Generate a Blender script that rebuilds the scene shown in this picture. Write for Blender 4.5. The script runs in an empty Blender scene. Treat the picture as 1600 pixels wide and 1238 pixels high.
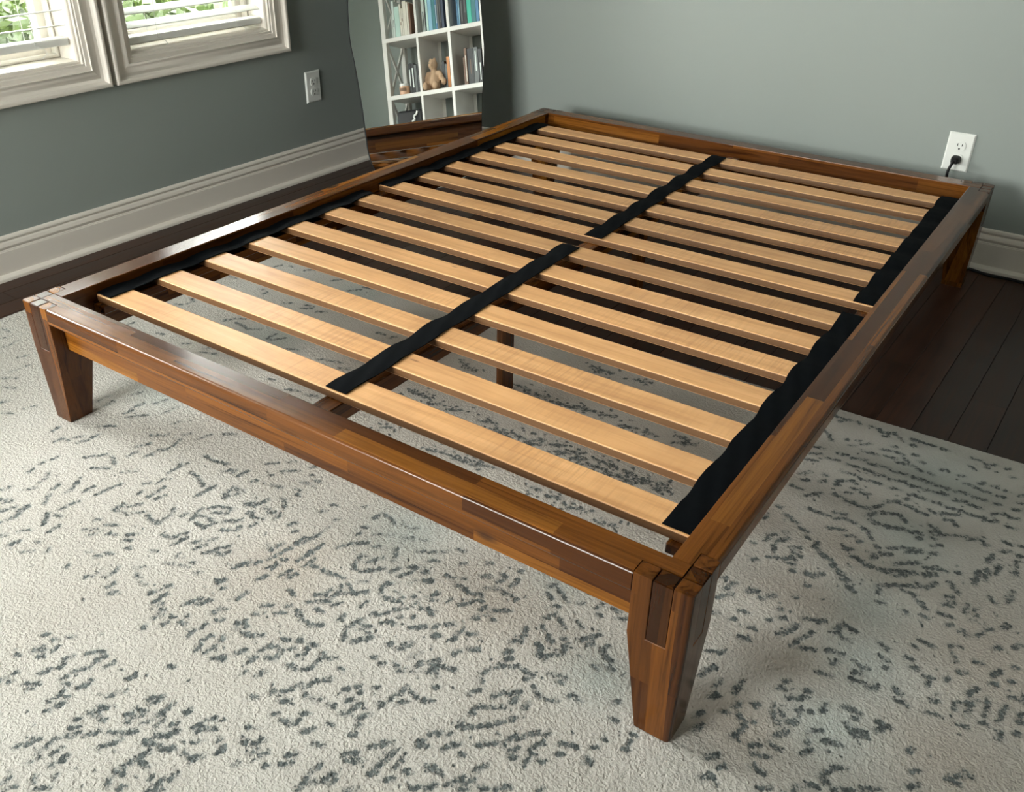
import bpy, bmesh, math, random
import numpy as np
from mathutils import Matrix, Vector, Euler

# ---------------------------------------------------------------- camera, sky, exposure
S = bpy.context.scene
COL = S.collection
R = math.radians
S.view_settings.view_transform = 'Standard'
S.view_settings.look = 'None'
S.view_settings.gamma = 1.0
S.view_settings.use_curve_mapping = False
S.view_settings.exposure = 5.65
S.cycles.use_denoising = True
S.cycles.max_bounces = 10
S.cycles.diffuse_bounces = 6
S.cycles.glossy_bounces = 5
S.cycles.transparent_max_bounces = 16
S.cycles.sample_clamp_indirect = 12

cd = bpy.data.cameras.new('camera')
cam = bpy.data.objects.new('camera', cd)
COL.objects.link(cam)
cd.sensor_fit = 'HORIZONTAL'
cd.sensor_width = 36.0
cd.lens = 36.0 * 1421.98 / 1600.0
cd.shift_x = 44.765 / 1600.0
cd.shift_y = -8.231 / 1600.0
cd.clip_start = 0.02
cd.clip_end = 200
cam.matrix_world = Matrix(((0.79793565, -0.31110244, 0.51624992, 1.8855),
                           (0.60272973, 0.40623362, -0.68679772, -0.8337),
                           (0.00394637, 0.85917956, 0.51165898, 1.1569),
                           (0, 0, 0, 1)))
S.camera = cam

W = bpy.data.worlds.new('overcast_sky')
S.world = W
W.use_nodes = True
wbg = W.node_tree.nodes['Background']
wbg.inputs['Color'].default_value = (1.0, 0.965, 0.95, 1)
wbg.inputs['Strength'].default_value = 1.0

XL, XR, YH, YF, ZC = -0.88, 2.62, 2.316, -2.60, 2.50      # room faces
CW = 0.0785                                                # casing width
WIN = [(0.8585, 1.5995), (0.1005, 0.8415), (-0.6575, 0.0835)]   # outer casing y ranges, nearest the corner first
WZ = (0.5015, 2.06)                                        # outer casing z range
OPEN = [(a + CW, b - CW, WZ[0] + CW, WZ[1] - CW) for a, b in WIN]
FWIN = [(-0.80, -0.04), (0.04, 0.80)]                       # a pair of windows in the wall behind the camera
FZ = (0.70, 1.72)
FOPEN = [(a, b, FZ[0], FZ[1]) for a, b in FWIN]
WT = 0.17                                                  # wall thickness at the windows
for (a, b, c, d, front) in [q + (False,) for q in OPEN] + [q + (True,) for q in FOPEN]:   # sampling portals that guide the sky light through the window holes
    ld = bpy.data.lights.new('window_portal', 'AREA')
    ld.shape = 'RECTANGLE'
    ld.size = d - c
    ld.size_y = b - a
    ld.cycles.is_portal = True
    lo = bpy.data.objects.new('window_portal', ld)
    lo.location = ((a + b) / 2, YF - 0.12 + 0.004, (c + d) / 2) if front else (XL - WT + 0.004, (a + b) / 2, (c + d) / 2)
    lo.rotation_euler = (math.pi / 2, 0, 0) if front else (0, -math.pi / 2, 0)
    if front:
        ld.size, ld.size_y = b - a, d - c
    COL.objects.link(lo)

# ---------------------------------------------------------------- helpers
def link(o, parent=None):
    COL.objects.link(o)
    if parent is not None:
        o.parent = parent
    return o

def tag(o, label=None, cat=None, group=None, kind=None):
    for k, v in (('label', label), ('category', cat), ('group', group), ('kind', kind)):
        if v:
            o[k] = v
    return o

def empty(name, loc=(0, 0, 0), rz=0.0):
    o = bpy.data.objects.new(name, None)
    o.empty_display_size = 0.1
    o.location = loc
    o.rotation_euler = (0, 0, rz)
    return link(o)

def obj(name, bm, mat, parent=None, loc=None, rot=None, smooth=None):
    me = bpy.data.meshes.new(name)
    bmesh.ops.recalc_face_normals(bm, faces=bm.faces)
    bm.to_mesh(me)
    bm.free()
    return mobj(name, me, mat, parent, loc, rot, smooth)

def weigh(o):
    md = o.modifiers.new('face_weighted_normals', 'WEIGHTED_NORMAL')
    md.keep_sharp = True
    md.weight = 100

def mobj(name, me, mat, parent=None, loc=None, rot=None, smooth=None):
    if mat is not None and len(me.materials) == 0:
        me.materials.append(mat)
    if smooth is not None:
        me.shade_smooth()
        me.set_sharp_from_angle(angle=R(smooth))
    o = bpy.data.objects.new(name, me)
    if smooth is not None and smooth <= 50 and len(me.polygons) < 4000:
        weigh(o)
    if loc is not None:
        o.location = loc
    if rot is not None:
        o.rotation_euler = rot
    return link(o, parent)

def pyd(verts, faces, name='m'):
    me = bpy.data.meshes.new(name)
    me.from_pydata([tuple(map(float, v)) for v in verts], [], faces)
    me.update()
    return me

def box(bm, x0, x1, y0, y1, z0, z1, bev=0.0, seg=1):
    vs = [bm.verts.new(p) for p in ((x0, y0, z0), (x1, y0, z0), (x1, y1, z0), (x0, y1, z0),
                                    (x0, y0, z1), (x1, y0, z1), (x1, y1, z1), (x0, y1, z1))]
    fs = [bm.faces.new([vs[i] for i in q]) for q in ((0, 3, 2, 1), (4, 5, 6, 7), (0, 1, 5, 4), (1, 2, 6, 5), (2, 3, 7, 6), (3, 0, 4, 7))]
    if bev > 0:
        es = list({e for f in fs for e in f.edges})
        bmesh.ops.bevel(bm, geom=es, offset=bev, segments=seg, profile=0.5, affect='EDGES')
    return vs

def boxo(name, b, mat, parent=None, bev=0.0, seg=1, **k):
    bm = bmesh.new()
    box(bm, *b, bev=bev, seg=seg)
    return obj(name, bm, mat, parent, **k)

def tube(bm, pts, rad, n=10, caps=True):
    pts = [Vector(p) for p in pts]
    rings = []
    up = Vector((0, 0, 1))
    for i, p in enumerate(pts):
        t = (pts[min(i + 1, len(pts) - 1)] - pts[max(i - 1, 0)]).normalized()
        a = t.cross(up)
        if a.length < 0.05:
            a = t.cross(Vector((1, 0, 0)))
        a.normalize()
        b = a.cross(t).normalized()
        r = rad[i] if hasattr(rad, '__len__') else rad
        rings.append([bm.verts.new(p + a * (r * math.cos(2 * math.pi * k / n)) + b * (r * math.sin(2 * math.pi * k / n))) for k in range(n)])
    for i in range(len(rings) - 1):
        for k in range(n):
            bm.faces.new((rings[i][k], rings[i][(k + 1) % n], rings[i + 1][(k + 1) % n], rings[i + 1][k]))
    if caps:
        bm.faces.new(rings[0][::-1])
        bm.faces.new(rings[-1])

def lathe(bm, prof, cx=0, cy=0, n=24):
    rings = []
    for r, z in prof:
        rings.append([bm.verts.new((cx + r * math.cos(2 * math.pi * k / n), cy + r * math.sin(2 * math.pi * k / n), z)) for k in range(n)])
    for i in range(len(rings) - 1):
        for k in range(n):
            bm.faces.new((rings[i][k], rings[i][(k + 1) % n], rings[i + 1][(k + 1) % n], rings[i + 1][k]))
    bm.faces.new(rings[0][::-1])
    bm.faces.new(rings[-1])

def catmull(P, n=8, closed=False):
    P = [np.array(p, float) for p in P]
    out = []
    m = len(P)
    for i in range(m if closed else m - 1):
        p0 = P[(i - 1) % m] if closed or i > 0 else 2 * P[0] - P[1]
        p1, p2 = P[i], P[(i + 1) % m]
        p3 = P[(i + 2) % m] if closed or i + 2 < m else 2 * P[-1] - P[-2]
        for k in range(n):
            t = k / n
            out.append(0.5 * (2 * p1 + (p2 - p0) * t + (2 * p0 - 5 * p1 + 4 * p2 - p3) * t * t + (3 * p1 - p0 - 3 * p2 + p3) * t ** 3))
    if not closed:
        out.append(P[-1])
    return out

# ---------------------------------------------------------------- materials (all node based)
class NT:
    def __init__(self, name):
        self.m = bpy.data.materials.new(name)
        self.m.use_nodes = True
        self.t = self.m.node_tree
        self.p = self.t.nodes['Principled BSDF']
        self.out = self.t.nodes['Material Output']
    def n(self, kind, **kw):
        nd = self.t.nodes.new('ShaderNode' + kind)
        for k, v in kw.items():
            if k in nd.inputs.keys():
                self.set(nd.inputs[k], v)
            else:
                setattr(nd, k, v)
        return nd
    def set(self, sock, v):
        if isinstance(v, bpy.types.NodeSocket):
            self.t.links.new(v, sock)
        elif isinstance(v, tuple) and len(v) == 3 and sock.type == 'RGBA':
            sock.default_value = (*v, 1)
        else:
            sock.default_value = v
    def P(self, **kw):
        for k, v in kw.items():
            self.set(self.p.inputs[k.replace('_', ' ')], v)
    def math(self, op, a, b=0.0, c=0.0, clamp=False):
        nd = self.t.nodes.new('ShaderNodeMath')
        nd.operation = op
        nd.use_clamp = clamp
        for i, v in enumerate((a, b, c)):
            self.set(nd.inputs[i], v)
        return nd.outputs[0]
    def mix(self, fac, a, b, blend='MIX'):
        nd = self.t.nodes.new('ShaderNodeMix')
        nd.data_type = 'RGBA'
        nd.blend_type = blend
        self.set(nd.inputs[0], fac)
        self.set(nd.inputs[6], a)
        self.set(nd.inputs[7], b)
        return nd.outputs[2]
    def xyz(self, x, y, z):
        return self.n('CombineXYZ', X=x, Y=y, Z=z).outputs[0]
    def sep(self, v):
        nd = self.n('SeparateXYZ', Vector=v)
        return nd.outputs
    def coord(self, which='Object'):
        return self.n('TexCoord').outputs[which]
    def noise(self, vec, scale, detail=3.0, rough=0.55, dist=0.0, out=0):
        nd = self.n('TexNoise', Vector=vec, Scale=scale, Detail=detail, Roughness=rough, Distortion=dist)
        return nd.outputs[out]
    def ramp(self, fac, stops):
        nd = self.t.nodes.new('ShaderNodeValToRGB')
        cr = nd.color_ramp
        while len(cr.elements) < len(stops):
            cr.elements.new(0.5)
        for e, (p, c) in zip(cr.elements, stops):
            e.position = p
            e.color = (*c, 1) if len(c) == 3 else c
        self.set(nd.inputs[0], fac)
        return nd.outputs[0]
    def rng(self, v, a, b, c=0.0, d=1.0):
        nd = self.t.nodes.new('ShaderNodeMapRange')
        for i, q in enumerate((v, a, b, c, d)):
            self.set(nd.inputs[i], q)
        return nd.outputs[0]
    def bump(self, h, strength=0.3, dist=0.002):
        nd = self.n('Bump', Height=h, Strength=strength, Distance=dist)
        self.set(self.p.inputs['Normal'], nd.outputs[0])
    def rand(self):
        return self.n('ObjectInfo').outputs['Random']

def plain(name, col, rough=0.5, metal=0.0, var=0.06, scale=30.0, bump=0.0, bscale=200.0, bdist=0.0008, **kw):
    m = NT(name)
    v = m.coord()
    n = m.noise(v, scale)
    c = m.mix(n, tuple(max(0, x * (1 - var)) for x in col), tuple(min(1, x * (1 + var)) for x in col))
    m.P(Base_Color=c, Roughness=rough, Metallic=metal, **kw)
    if bump:
        m.bump(m.noise(v, bscale, 2.0), bump, bdist)
    return m.m

def acacia(name, axis, dark=1.0):
    """Laminated strips of mixed brown and orange wood; axis is the local grain direction."""
    m = NT(name)
    s = m.sep(m.coord())
    rnd = m.math('MULTIPLY', m.rand(), 13.7)
    L = m.math('ADD', s[axis], rnd)
    o = [s[i] for i in range(3) if i != axis]
    t = m.math('ADD', m.math('ADD', o[0], o[1]), m.math('ADD', 0.0031, rnd))
    br = m.n('TexBrick', Vector=m.xyz(L, t, 0.0), Scale=1.0, offset=0.37, squash=1.0)
    for k, v in (('Color1', (0, 0, 0, 1)), ('Color2', (1, 1, 1, 1)), ('Mortar', (0.5, 0.5, 0.5, 1)), ('Mortar Size', 0.0),
                 ('Mortar Smooth', 0.0), ('Bias', 0.0), ('Brick Width', 0.43), ('Row Height', 0.0305)):
        br.inputs[k].default_value = v
    b = br.outputs['Color']
    shift = m.math('MULTIPLY', b, 23.0)
    gv = m.xyz(m.math('MULTIPLY', m.math('ADD', L, shift), 2.2), m.math('MULTIPLY', o[0], 62.0), m.math('MULTIPLY', m.math('ADD', o[1], shift), 62.0))
    g = m.noise(gv, 1.0, 4.0, 0.6, 0.9)
    g2 = m.noise(m.xyz(m.math('MULTIPLY', L, 9.0), m.math('MULTIPLY', o[0], 420.0), m.math('MULTIPLY', o[1], 420.0)), 1.0, 2.0)
    base = m.ramp(b, [(0.0, (0.048, 0.0140, 0.0026)), (0.3, (0.105, 0.0335, 0.0048)), (0.55, (0.180, 0.0615, 0.0080)), (0.8, (0.068, 0.0205, 0.0036)), (1.0, (0.300, 0.114, 0.0150))])
    st = m.ramp(g, [(0.30, (0.30, 0.24, 0.20)), (0.46, (0.85, 0.82, 0.80)), (0.62, (1.12, 1.10, 1.06)), (0.75, (0.72, 0.66, 0.60))])
    c = m.mix(1.0, base, st, 'MULTIPLY')
    c = m.mix(m.math('MULTIPLY', m.rng(g2, 0.35, 0.7), 0.22), c, (0.03, 0.012, 0.005))
    vo = m.n('TexVoronoi', Vector=m.xyz(m.math('MULTIPLY', L, 2.6), m.math('MULTIPLY', t, 7.0), 0.0), Scale=1.0, Randomness=1.0)
    k = m.rng(vo.outputs['Distance'], 0.03, 0.085, 1.0, 0.0)
    c = m.mix(m.math('MULTIPLY', k, 0.8), c, (0.035, 0.014, 0.007))
    if dark != 1.0:
        c = m.mix(1.0, c, (dark, dark, dark), 'MULTIPLY')
    m.P(Base_Color=c, Roughness=m.rng(g, 0.2, 0.8, 0.16, 0.27), Specular_IOR_Level=0.36)
    m.bump(g2, 0.02, 0.0005)
    return m.m

def slat_wood():
    m = NT('slat_wood')
    s = m.sep(m.coord())
    r = m.math('MULTIPLY', m.rand(), 31.0)
    v = m.xyz(m.math('ADD', m.math('MULTIPLY', s[0], 3.0), r), m.math('ADD', m.math('MULTIPLY', s[1], 55.0), r), m.math('MULTIPLY', s[2], 160.0))
    g = m.noise(v, 1.0, 4.0, 0.6, 0.5)
    blot = m.noise(m.xyz(m.math('ADD', m.math('MULTIPLY', s[0], 7.0), r), m.math('MULTIPLY', s[1], 14.0), r), 1.0, 3.0)
    saw = m.noise(m.xyz(m.math('MULTIPLY', s[0], 190.0), m.math('MULTIPLY', s[1], 9.0), r), 1.0, 2.0)
    c = m.ramp(g, [(0.25, (0.53, 0.262, 0.104)), (0.5, (0.69, 0.375, 0.160)), (0.75, (0.77, 0.452, 0.215))])
    c = m.mix(m.math('MULTIPLY', m.rng(blot, 0.4, 0.75), 0.45), c, (0.40, 0.195, 0.08))
    sc = m.noise(m.xyz(m.math('ADD', m.math('MULTIPLY', s[0], 2.2), r), r, 0.0), 1.0, 1.0)
    c = m.mix(m.math('MULTIPLY', m.math('MULTIPLY', m.rng(saw, 0.45, 0.7), m.rng(sc, 0.45, 0.6)), 0.42), c, (0.36, 0.17, 0.07))
    lay = m.n('TexWave', Vector=m.xyz(0.0, 0.0, s[2]), Scale=95.0, Distortion=0.0)
    edge = m.rng(m.math('ABSOLUTE', s[1]), 0.0322, 0.0329)
    c = m.mix(m.math('MULTIPLY', edge, 0.88), c, m.mix(lay.outputs[1], (0.060, 0.0235, 0.0085), (0.135, 0.058, 0.021)))
    vo = m.n('TexVoronoi', Vector=m.xyz(m.math('ADD', m.math('MULTIPLY', s[0], 3.1), r), m.math('MULTIPLY', s[1], 12.0), r), Scale=1.0)
    c = m.mix(m.math('MULTIPLY', m.rng(vo.outputs['Distance'], 0.02, 0.05, 1.0, 0.0), 0.7), c, (0.16, 0.06, 0.025))
    tone = m.rng(m.rand(), 0.0, 1.0, 0.86, 1.08)
    c = m.mix(1.0, c, m.xyz(tone, tone, tone), 'MULTIPLY')
    m.P(Base_Color=c, Roughness=0.42, Specular_IOR_Level=0.45)
    m.bump(saw, 0.08, 0.0006)
    return m.m

def floor_wood():
    m = NT('dark_oak_floor')
    s = m.sep(m.coord())
    r = m.math('MULTIPLY', m.rand(), 40.0)
    g = m.noise(m.xyz(m.math('ADD', m.math('MULTIPLY', s[0], 45.0), r), m.math('ADD', m.math('MULTIPLY', s[1], 3.0), r), r), 1.0, 4.0, 0.6, 1.2)
    c = m.ramp(g, [(0.3, (0.020, 0.0078, 0.0045)), (0.55, (0.040, 0.0165, 0.0095)), (0.8, (0.058, 0.025, 0.0135))])
    tone = m.rng(m.rand(), 0.0, 1.0, 0.75, 1.25)
    c = m.mix(1.0, c, m.xyz(tone, tone, tone), 'MULTIPLY')
    m.P(Base_Color=c, Roughness=m.rng(g, 0.3, 0.7, 0.30, 0.42), Specular_IOR_Level=0.24)
    m.bump(g, 0.12, 0.0008)
    return m.m

def rug_mat():
    m = NT('rug_pile')
    a = m.n('Attribute', attribute_name='motif').outputs['Fac']
    teal = m.n('Attribute', attribute_name='teal').outputs['Fac']
    tan = m.n('Attribute', attribute_name='tan').outputs['Fac']
    v = m.coord()
    n1 = m.noise(v, 130.0, 4.0, 0.65)
    n2 = m.noise(v, 260.0, 2.0, 0.6)
    big = m.noise(v, 3.2, 3.0, 0.55)
    e = m.math('ADD', a, m.math('MULTIPLY', m.math('SUBTRACT', n1, 0.5), 1.5))
    e = m.math('ADD', e, m.math('MULTIPLY', m.math('SUBTRACT', n2, 0.5), 0.5))
    f = m.rng(e, 0.36, 0.74)
    soft = m.math('MULTIPLY', m.rng(a, 0.05, 0.9), 0.30)
    f = m.math('MAXIMUM', f, soft)
    cream = m.mix(m.rng(big, 0.35, 0.65), (0.475, 0.452, 0.412), (0.545, 0.527, 0.492))
    cream = m.mix(m.math('MULTIPLY', m.rng(n2, 0.3, 0.75), 0.22), cream, (0.36, 0.335, 0.30))
    cream = m.mix(m.math('MULTIPLY', teal, 0.5), cream, (0.32, 0.39, 0.375))
    cream = m.mix(m.math('MULTIPLY', tan, 0.5), cream, (0.40, 0.345, 0.29))
    dark = m.mix(m.rng(n1, 0.4, 0.65), (0.165, 0.185, 0.182), (0.050, 0.062, 0.064))
    c = m.mix(f, cream, dark)
    m.P(Base_Color=c, Roughness=0.95, Specular_IOR_Level=0.15, Sheen_Weight=0.15)
    h = m.math('SUBTRACT', m.math('ADD', m.noise(v, 190.0, 2.0, 0.5, 0.5), m.math('MULTIPLY', n2, 0.5)), m.math('MULTIPLY', f, 0.5))
    m.bump(h, 0.8, 0.004)
    return m.m

def paint(name, col):
    m = NT(name)
    v = m.coord()
    n = m.noise(v, 2.0, 2.0)
    c = m.mix(n, tuple(x * 0.97 for x in col), tuple(x * 1.03 for x in col))
    m.P(Base_Color=c, Roughness=0.55, Specular_IOR_Level=0.3)
    m.bump(m.noise(v, 350.0, 2.0), 0.08, 0.0006)
    return m.m

def glass_mat():
    m = NT('window_glass')
    tr = m.n('BsdfTransparent', Color=(0.93, 0.955, 0.935))
    gl = m.n('BsdfGlossy', Color=(0.9, 0.95, 0.95), Roughness=0.02)
    fr = m.n('Fresnel', IOR=1.45)
    mx = m.n('MixShader')
    m.t.links.new(fr.outputs[0], mx.inputs[0])
    m.t.links.new(tr.outputs[0], mx.inputs[1])
    m.t.links.new(gl.outputs[0], mx.inputs[2])
    m.t.links.new(mx.outputs[0], m.out.inputs['Surface'])
    return m.m

def leaf_mat(name, c1, c2):
    m = NT(name)
    n = m.noise(m.coord(), 9.0, 2.0)
    c = m.mix(n, c1, c2)
    m.P(Base_Color=c, Roughness=0.5)
    tl = m.n('BsdfTranslucent', Color=m.mix(0.5, c, (0.030, 0.045, 0.004)))
    mx = m.n('MixShader')
    mx.inputs[0].default_value = 0.35
    m.t.links.new(m.p.outputs[0], mx.inputs[1])
    m.t.links.new(tl.outputs[0], mx.inputs[2])
    m.t.links.new(mx.outputs[0], m.out.inputs['Surface'])
    return m.m

M = dict(
    wall=paint('sage_wall_paint', (0.255, 0.284, 0.268)),
    ceil=paint('white_ceiling_paint', (0.80, 0.80, 0.78)),
    trim=plain('white_trim_paint', (0.69, 0.645, 0.585), 0.32, var=0.02, scale=3, bump=0.03, bscale=150),
    blind=plain('white_blind_slat', (0.74, 0.74, 0.70), 0.4, var=0.02),
    cord=plain('white_cord', (0.7, 0.7, 0.68), 0.7),
    sub=plain('dark_subfloor', (0.006, 0.004, 0.003), 0.8),
    floor=floor_wood(), rug=rug_mat(), glass=glass_mat(),
    backing=plain('rug_backing', (0.42, 0.39, 0.34), 0.9),
    wx=acacia('acacia_along_x', 0), wz=acacia('acacia_upright', 2), wend=acacia('acacia_end_grain', 2, 0.55),
    slat=slat_wood(),
    strap=plain('black_webbing', (0.0003, 0.0013, 0.0024), 0.85, var=0.25, scale=60, Specular_IOR_Level=0.08, bump=0.25, bscale=900, bdist=0.0006),
    plate=plain('white_plastic', (0.72, 0.74, 0.71), 0.3, var=0.01),
    dark=plain('slot_shadow', (0.01, 0.01, 0.01), 0.6),
    screw=plain('screw_metal', (0.55, 0.55, 0.53), 0.35, 1.0),
    black=plain('black_plastic', (0.004, 0.004, 0.005), 0.5, Specular_IOR_Level=0.25),
    mirror=plain('mirror_silver', (0.90, 0.93, 0.915), 0.004, 1.0, var=0.0),
    rim=plain('black_mirror_rim', (0.012, 0.013, 0.014), 0.4),
    shelf=plain('white_bookcase_paint', (0.72, 0.70, 0.67), 0.4, var=0.05, scale=12),
    page=plain('paper_pages', (0.68, 0.63, 0.52), 0.9),
    plush=plain('beige_plush', (0.46, 0.31, 0.20), 1.0, var=0.15, scale=90, bump=0.5, bscale=300, bdist=0.003),
    wax=plain('peach_candle', (0.62, 0.36, 0.22), 0.4), label=plain('brown_paper_label', (0.22, 0.13, 0.08), 0.7),
    jar=plain('clear_jar_rim', (0.55, 0.55, 0.52), 0.15),
    bag=plain('black_nylon', (0.012, 0.012, 0.014), 0.6), white=plain('white_print', (0.75, 0.76, 0.74), 0.6),
    bark=plain('tree_bark', (0.05, 0.035, 0.022), 0.9, var=0.3, scale=8),
    leafa=leaf_mat('bright_leaves', (0.014, 0.030, 0.0025), (0.024, 0.040, 0.0045)),
    leafb=leaf_mat('dark_leaves', (0.006, 0.016, 0.004), (0.012, 0.026, 0.005)),
    lawn=plain('pale_driveway', (0.15, 0.155, 0.14), 0.9, var=0.2, scale=1.0),
)

# ---------------------------------------------------------------- room shell
def grid_wall(name, axis, face, back, us, vs, holes, mat):
    """Wall of one connected mesh with window holes: axis 0 = wall in the y/z plane, 1 = in the x/z plane."""
    bm = bmesh.new()
    V = {}
    def vert(w, u, v):
        k = (round(w, 5), round(u, 5), round(v, 5))
        if k not in V:
            V[k] = bm.verts.new((w, u, v) if axis == 0 else (u, w, v))
        return V[k]
    def solid(i, j):
        if i < 0 or j < 0 or i >= len(us) - 1 or j >= len(vs) - 1:
            return False
        cu, cv = (us[i] + us[i + 1]) / 2, (vs[j] + vs[j + 1]) / 2
        return not any(a < cu < b and c < cv < d for a, b, c, d in holes)
    for i in range(len(us) - 1):
        for j in range(len(vs) - 1):
            if not solid(i, j):
                continue
            u0, u1, v0, v1 = us[i], us[i + 1], vs[j], vs[j + 1]
            for w in (face, back):
                bm.faces.new([vert(w, u0, v0), vert(w, u1, v0), vert(w, u1, v1), vert(w, u0, v1)])
            for di, dj, a, b in ((-1, 0, (u0, v0), (u0, v1)), (1, 0, (u1, v0), (u1, v1)), (0, -1, (u0, v0), (u1, v0)), (0, 1, (u0, v1), (u1, v1))):
                if not solid(i + di, j + dj):
                    bm.faces.new([vert(face, *a), vert(face, *b), vert(back, *b), vert(back, *a)])
    return tag(obj(name, bm, mat), kind='structure')

us = sorted({YF - 0.12, YH + 0.12} | {q for a, b, c, d in OPEN for q in (a, b)})
grid_wall('wall_left', 0, XL, XL - WT, us, [-0.03, OPEN[0][2], OPEN[0][3], ZC + 0.02], OPEN, M['wall'])
grid_wall('wall_back', 1, YH, YH + 0.12, [XL, XR], [-0.03, ZC + 0.02], [], M['wall'])
grid_wall('wall_right', 0, XR, XR + 0.12, [YF - 0.12, YH + 0.12], [-0.03, ZC + 0.02], [], M['wall'])
grid_wall('wall_front', 1, YF, YF - 0.12, [XL] + [q for w in FWIN for q in w] + [XR], [-0.03, FZ[0], FZ[1], ZC + 0.02], FOPEN, M['wall'])
tag(boxo('ceiling', (XL, XR, YF, YH, ZC, ZC + 0.1), M['ceil']), kind='structure')

fl = tag(boxo('floor', (XL, XR, YF, YH, -0.03, -0.002), M['sub']), kind='structure')
rs = random.Random(5)
PITCH, GAP = 0.0800, 0.0012
k0 = math.floor((XL - 0.014) / PITCH)
plank_mesh = {}
def plank(x0, x1, y0, y1):
    w, l = round(x1 - x0, 4), round(y1 - y0, 2)
    if (w, l) not in plank_mesh:
        bm = bmesh.new()
        box(bm, -w / 2, w / 2, -l / 2 + 0.0005, l / 2 - 0.0005, -0.010, 0.0)
        top = [e for e in bm.edges if all(v.co.z > -0.001 for v in e.verts)]
        bmesh.ops.bevel(bm, geom=top, offset=0.0007, segments=1, affect='EDGES')
        me = bpy.data.meshes.new('plank')
        bmesh.ops.recalc_face_normals(bm, faces=bm.faces)
        bm.to_mesh(me)
        bm.free()
        plank_mesh[(w, l)] = me
    mobj('plank', plank_mesh[(w, l)], M['floor'], fl, ((x0 + x1) / 2, (y0 + y1) / 2, 0))
x = 0.014 + k0 * PITCH
while x < XR:
    a, b = max(x + GAP / 2, XL), min(x + PITCH - GAP / 2, XR)
    y = YF
    first = True
    while y < YH - 0.01:
        l = rs.choice((0.8, 1.0, 1.2, 1.5)) * (0.6 if first else 1.0)
        first = False
        y1 = YH if YH - (y + l) < 0.35 else y + l
        if b - a > 0.01:
            plank(a, b, y, y1)
        y = y1
    x += PITCH

def sweep(name, prof, path, mat, kind=None, parent=None):
    """Sweep a moulding profile (out, up) along a straight wall line: path = (start, end, outward)."""
    (p0, p1, outv) = path
    bm = bmesh.new()
    rings = []
    for p in (p0, p1):
        rings.append([bm.verts.new((p[0] + outv[0] * o, p[1] + outv[1] * o, p[2] + z)) for o, z in prof])
    n = len(prof)
    for i in range(n):
        bm.faces.new((rings[0][i], rings[0][(i + 1) % n], rings[1][(i + 1) % n], rings[1][i]))
    bm.faces.new(rings[0][::-1])
    bm.faces.new(rings[1])
    o = obj(name, bm, mat, parent, smooth=24)
    return tag(o, kind=kind) if kind else o

BB = [(0.0, 0.0), (0.032, 0.0), (0.032, 0.004), (0.0305, 0.009), (0.026, 0.0135), (0.020, 0.016), (0.014, 0.0165),
      (0.014, 0.0845), (0.0125, 0.0860), (0.0125, 0.0885), (0.0095, 0.0905), (0.0125, 0.0955), (0.0135, 0.100), (0.0115, 0.108), (0.0085, 0.1125),
      (0.0060, 0.1145), (0.0060, 0.1170), (0.0095, 0.1185), (0.0105, 0.123), (0.0085, 0.1285), (0.004, 0.1315), (0.0, 0.1315)]
sweep('baseboard_left', BB, ((XL, YF, 0), (XL, YH, 0), (1, 0)), M['trim'], 'structure')
sweep('baseboard_back', BB, ((XL, YH, 0), (XR, YH, 0), (0, -1)), M['trim'], 'structure')
sweep('baseboard_right', BB, ((XR, YF, 0), (XR, YH, 0), (-1, 0)), M['trim'], 'structure')
sweep('baseboard_front', BB, ((XL, YF, 0), (XR, YF, 0), (0, 1)), M['trim'], 'structure')

# ---------------------------------------------------------------- windows
CP = [(0.0, -0.0), (0.0, 0.027), (0.004, 0.029), (0.010, 0.029), (0.0125, 0.0265), (0.0135, 0.0205), (0.019, 0.0150), (0.028, 0.0125), (0.038, 0.0140), (0.047, 0.0175),
      (0.0545, 0.0205), (0.0565, 0.0205), (0.0575, 0.0150), (0.0705, 0.0140), (0.0720, 0.0110), (0.0785, 0.0110), (0.0785, -0.0)]
def ring_frame(name, prof, y0, y1, z0, z1, x, mat, parent=None, smooth=24):
    """Mitred picture frame: profile = (distance inwards from the outer edge, height towards the room)."""
    bm = bmesh.new()
    rings = []
    for sy, sz in ((0, 0), (1, 0), (1, 1), (0, 1)):
        ring = []
        for d, h in prof:
            yy = y0 + d if sy == 0 else y1 - d
            zz = z0 + d if sz == 0 else z1 - d
            ring.append(bm.verts.new((x + h, yy, zz)))
        rings.append(ring)
    n = len(prof)
    for k in range(4):
        A, B = rings[k], rings[(k + 1) % 4]
        for i in range(n):
            bm.faces.new((A[i], A[(i + 1) % n], B[(i + 1) % n], B[i]))
    return obj(name, bm, mat, parent, smooth=smooth)

def rect_prof(d0, d1, h0, h1, b=0.002):
    return [(d0, h0), (d0, h1 - b), (d0 + b, h1), (d1 - b, h1), (d1, h1 - b), (d1, h0)]

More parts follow.
